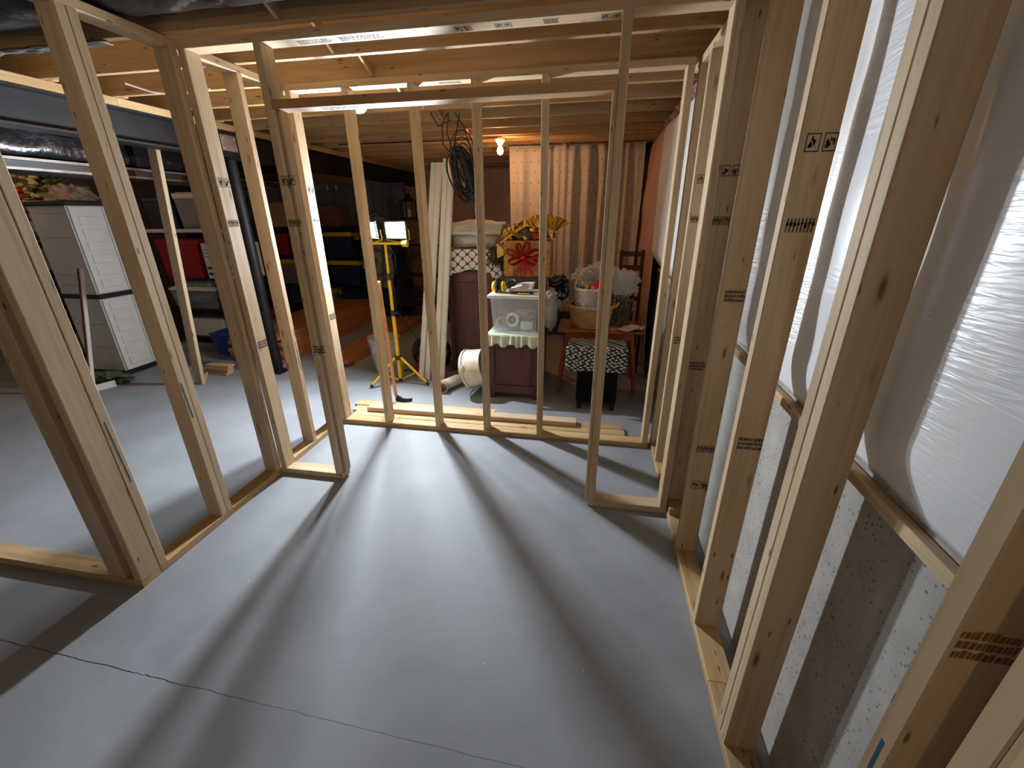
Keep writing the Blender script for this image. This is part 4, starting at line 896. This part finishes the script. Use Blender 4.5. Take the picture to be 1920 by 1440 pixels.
# ------------------------------------------------------------------ white cabinet and clutter beside it
wc = thing('plastic_cabinet', (-5.1, 3.72, 0), 'tall white plastic storage cabinet with black trim', 'cabinet')
B().bev(-5.33, -4.875, 3.445, 4.06, .04, 1.69, .006, 1).build('carcass', WHITEPL, wc)
B().bev(-5.36, -4.85, 3.43, 4.08, 1.69, 1.735, .008, 1).build('top_cap', BLACK, wc)
B().bev(-5.345, -4.852, 3.437, 4.07, .815, .862, .004, 1).build('middle_band', BLACK, wc)
B().bev(-5.345, -4.855, 3.437, 4.07, 0, .042, .004, 1).build('plinth', BLACK, wc)
for ya, yb in ((3.455, 3.75), (3.755, 4.05)):
    for za, zb in ((.05, .808), (.87, 1.683)):
        d = B().bev(-4.873, -4.858, ya, yb, za, zb, .004, 1).build('door', WHITEPL, wc)
        n = int((zb - za) / .118)
        for k in range(n):
            z = za + .05 + k * .118
            B().bev(-4.8595, -4.848, ya + .05, yb - .05, z, z + .085, .004, 1).build('louvre', WHITEPL, d)
for z in (.30, .55, .95, 1.05, 1.40, 1.62): B().bev(-5.28, -4.92, 3.4435, 3.446, z, z + .004, .001, 1).build('side_groove', GREY, wc)
rd = thing('painted_pole', (-4.68, 2.95, 0), 'worn red and white painted pole in front of the white cabinet', 'pole')
a, c = Vector((-4.675, 2.95, .0)), Vector((-4.615, 3.20, 1.15))
lum2('white_side', rd, a + Vector((.011, 0, 0)), c + Vector((.011, 0, 0)), .021, .03, REDWHITE); lum2('red_side', rd, a - Vector((.011, 0, 0)), c - Vector((.011, 0, 0)), .021, .03, REDPAINT)
tag(B().blob((-4.90, 3.28, .03), (.25, .10, .05), .6, 4, 5, 4, zmin=.002).build('film_bundle', GREENBAG), 'crumpled green plastic film on the floor before the white cabinet', 'plastic film')
tag(lum2('scrap_board', None, (-4.74, 2.95, .011), (-4.66, 3.16, .011), .02, .10, WHITEVINYL), 'white board scrap on the floor by the painted pole', 'offcut')
tag(B().bev(-5.62, -5.38, 3.12, 3.36, 0, .20, .005, 1).build('carton', CARDB), 'small open cardboard box at the foot of the white cabinet', 'box')
tag(B().bev(-5.75, -5.42, 3.30, 3.50, .202, .42, .01, 1).build('plastic_tub', WHITEPL), 'white tub on the small cardboard box left of the white cabinet', 'tub')
b = B().blob((-5.75, 3.72, .33), (.26, .2, .33), .45, 3, 17, 4, zmin=.004)
tag(b.build('rubbish_bag', BLKPLY), 'shiny black rubbish bag left of the white cabinet', 'rubbish bag')

# ------------------------------------------------------------------ shelves of clutter
def tote(x0, x1, y0, y1, z0, h, mat, lid, label, cat='storage bin', grp=None):
    t = thing('storage_tote', ((x0 + x1) / 2, (y0 + y1) / 2, z0), label, cat, grp)
    cx, cy, w, d = (x0 + x1) / 2, (y0 + y1) / 2, x1 - x0, y1 - y0
    B().taper(cx, cy, z0, z0 + h * .86, w * .86, d * .86, w * .95, d * .95).build('tub', mat, t)
    B().bev(x0, x1, y0, y1, z0 + h * .86, z0 + h, .008, 1).bev(x0 + .03, x1 - .03, y0 + .03, y1 - .03, z0 + h - .001, z0 + h + .012, .004, 1).build('lid', lid, t)
    for s in (x0, x1): B().bev(s - .012, s + .012, cy - .06, cy + .06, z0 + h * .68, z0 + h * .86, .004, 1).build('grip', lid, t)
    return t
def carton(x0, x1, y0, y1, z0, h, mat, label, panel=None):
    t = thing('carton', ((x0 + x1) / 2, (y0 + y1) / 2, z0), label, 'box')
    B().bev(x0, x1, y0, y1, z0, z0 + h, .004, 1).build('box_body', mat, t)
    B().box((x0 + x1) / 2 - .025, (x0 + x1) / 2 + .025, y0 - .001, y1 + .001, z0 + h - .001, z0 + h + .001).build('tape', CREAM, t)
    if panel: B().box(x0 + .06, x1 - .04, y0 - .0015, y0, z0 + h * .15, z0 + h * .75).build('printed_panel', panel, t)
    return t
S1 = shelf_unit('shelf_unit', 'black shelf unit of totes between the white cabinet and the post', -5.45, -4.16, 4.62, 5.05, (.10, .47, .86, 1.44), BLACK, 1.46)
tote(-5.40, -4.98, 4.64, 5.02, 1.44, .36, NAVY, NAVY, 'tall navy tote at the left on the top shelf behind the white cabinet')
tote(-4.95, -4.52, 4.64, 5.02, 1.44, .40, GREY, WHITEPL, 'grey tote with pale lid on the top shelf of the black unit')
tote(-4.50, -4.19, 4.64, 5.02, 1.44, .34, NAVY, BLACK, 'navy tote with black lid on the top shelf nearest the post')
B().box(-5.46, -4.15, 4.597, 4.602, 1.405, 1.445).build('shelf_edging', WHITEPL, S1)
tote(-5.40, -4.78, 4.64, 5.02, .86, .46, RED, RED, 'big dark red tote on the second shelf of the black unit')
c_ = carton(-4.72, -4.22, 4.63, 5.0, .86, .42, PAPER, 'white carton with green stripes on the second shelf', None)
for z, m_ in ((.90, plain('green_print', (.03, .12, .03), .6)), (.97, MATS['green_print']), (1.12, INK), (1.16, INK), (1.20, INK)): B().box(-4.70, -4.30, 4.628, 4.63, z, z + (.035 if z < 1 else .008)).build('printed_stripe', m_, c_)
tote(-5.40, -4.72, 4.64, 5.02, .47, .26, CLEAR, WHITEPL, 'clear bin on the third shelf of the black unit')
tag(B().blob((-5.06, 4.83, .60), (.2, .12, .07), .4, 4, 6, 3).build('cloth_bundle', plain('grey_pink_cloth', (.24, .2, .2), .9, var=.4)), 'grey cloth bundle inside the clear bin on the third shelf', 'cloth')
tag(B().bev(-5.30, -4.80, 4.68, 4.98, .7435, .82, .03, 2).build('folded_cloth', plain('green_white_cloth', (.3, .4, .32), .9, var=.6, scale=16)), 'green and white folded cloth on the clear bin lid', 'cloth')
gbag = thing('red_gift_bag', (-4.45, 4.72, .47), 'bright red paper gift bag on the third shelf', 'gift bag')
B().taper(-4.45, 4.72, .472, .82, .34, .15, .36, .12).build('bag_body', BRIGHTRED, gbag)
B().tube([(-4.53, 4.65, .80), (-4.52, 4.64, .845), (-4.38, 4.64, .845), (-4.37, 4.65, .80)], .004, 6).build('handle', BLACK, gbag)
B().taper(-5.0, 4.8, .102, .33, .52, .3, .58, .34).build('pan', WHITEPL, thing('dish_tub', (-5.0, 4.8, .10), 'white open dish tub on the bottom shelf', 'tub'))
tote(-4.66, -4.20, 4.645, 5.0, .10, .30, RED, RED, 'dark red tote on the bottom shelf by the post')
tb2 = thing('blue_tub', (-4.33, 4.36, 0), 'blue plastic tub on the floor before the black shelf unit', 'tub')
B().taper(-4.33, 4.36, 0, .26, .26, .26, .32, .32).build('tub_body', plain('blue_plastic', (.01, .05, .25), .45), tb2); B().bev(-4.50, -4.16, 4.19, 4.53, .258, .275, .005, 1).build('tub_rim', MATS['blue_plastic'], tb2)
S2 = shelf_unit('shelf_unit', 'long black shelf unit behind the tall stack of reddish planks', -5.4, -3.05, 6.45, 6.85, (.10, .52, .98, 1.42), BLACK, 1.80)
yellowlid = YELLOW
for i, (x0, x1, z, h, m_, ld, lb) in enumerate(((-5.35, -4.85, .52, .38, GREY, YELLOW, 'grey tote with yellow lid at the left on the far shelf'),
        (-4.80, -4.30, .52, .36, NAVY, YELLOW, 'navy tote with yellow lid in the middle of the far lower shelf'), (-4.25, -3.70, .52, .36, NAVY, YELLOW, 'navy tote with yellow lid at the right on the far lower shelf'),
        (-4.30, -3.78, .98, .34, NAVY, YELLOW, 'navy tote with yellow lid on the far upper shelf'), (-5.35, -4.90, .98, .33, RED, RED, 'dark red tote on the far upper shelf'),
        (-4.75, -4.2, .10, .33, GREY, YELLOW, 'grey tote with yellow lid on the far bottom shelf'), (-4.1, -3.5, .10, .34, NAVY, NAVY, 'navy tote on the far bottom shelf'))):
    tote(x0, x1, 6.47, 6.83, z, h, m_, ld, lb)
carton(-4.84, -4.42, 6.47, 6.82, .98, .33, BROWNB, 'brown carton on the far upper shelf')
carton(-5.30, -4.75, 6.47, 6.82, 1.42, .36, CARDB, 'cardboard carton on the far top shelf at the left')
carton(-4.6, -3.95, 6.47, 6.82, 1.42, .30, BROWNB, 'dark brown carton on the far top shelf in the middle')
cl = thing('hanging_overalls', (-3.35, 6.3, .5), 'mottled grey overalls hanging beside the far shelf', 'clothing')
B().grid(lambda u, w: Vector((-3.42 + (.30 + .06 * math.sin(w * 3)) * u, 6.34 + .04 * math.sin(u * 12 + w * 3) * w, 1.55 - w * 1.05)), 24, 30).build('cloth', CAMO, cl, thick=.02)
B().tube([(-3.38, 6.34, 1.54), (-3.27, 6.34, 1.60), (-3.16, 6.34, 1.54), (-3.38, 6.34, 1.54)], .005, 6).build('hanger', SILVER, cl)
# left hand shelf
S3 = shelf_unit('shelf_unit', 'black wire shelf at far left loaded with decorations', -7.2, -5.75, 4.25, 4.7, (.12, .55, .98, 1.36, 1.66), BLACK, 1.70)
b = B(); rr = random.Random(6)
fl_ = thing('flower_bunch', (-6.85, 4.45, 1.66), 'orange and cream artificial flowers on the far left top shelf', 'flowers')
for nm, mt, cx0, n in (('orange_blooms', ORFLOW, -6.75, 34), ('cream_blooms', CRFLOW, -6.55, 40), ('leaves', LEAFM, -6.40, 46)):
    b = B()
    for i in range(n):
        p = Vector((cx0 + rr.uniform(-.2, .2), 4.40 + rr.uniform(-.12, .14), 1.70 + rr.uniform(0, .26) + (.10 if mt is not ORFLOW else -.02)))
        b.blob(p, (.045, .045, .03), .6, 4, i, 1)
    b.build(nm, mt, fl_, smooth=False)
tag(B().blob((-6.08, 4.40, 1.80), (.30, .15, .13), .5, 3.5, 33, 4, zmin=1.664).build('clear_bag', CLEARBAG), 'clear bag of pink ornaments on the far left top shelf', 'plastic bag')
for i, (dx, dz) in enumerate(((-.12, .02), (.0, .05), (.10, -.01))): tag(B().blob((-6.08 + dx, 4.40, 1.78 + dz), (.05, .05, .045), .1, 2, i, 2).build('pink_ornament', plain('pink_glass', (.6, .12, .14), .3)), ('left', 'middle', 'right')[i] + ' pink ornament inside the clear bag on the top shelf', 'ornament', 'pink ornaments in the clear bag')
tag(B().blob((-6.55, 4.45, 1.48), (.36, .17, .11), .5, 3.5, 40, 4, zmin=1.364).build('white_bag', CLEARBAG), 'white crumpled plastic under the flowers on the far left shelf', 'plastic bag')
tote(-7.1, -6.5, 4.27, 4.68, .98, .30, GREY, BLACK, 'grey tote with black lid on the far left shelf'); tote(-6.42, -5.85, 4.27, 4.68, .98, .28, plain('olive_plastic', (.06, .06, .04), .5), BLACK, 'olive tote on the far left shelf')
tote(-7.1, -6.5, 4.27, 4.68, .55, .34, NAVY, NAVY, 'navy tote low on the far left shelf'); tote(-6.42, -5.85, 4.27, 4.68, .55, .34, NAVY, BLACK, 'navy tote with black lid low on the far left shelf')
tote(-7.1, -6.45, 4.27, 4.68, .12, .34, BLACK, BLACK, 'black tote at the bottom of the far left shelf')
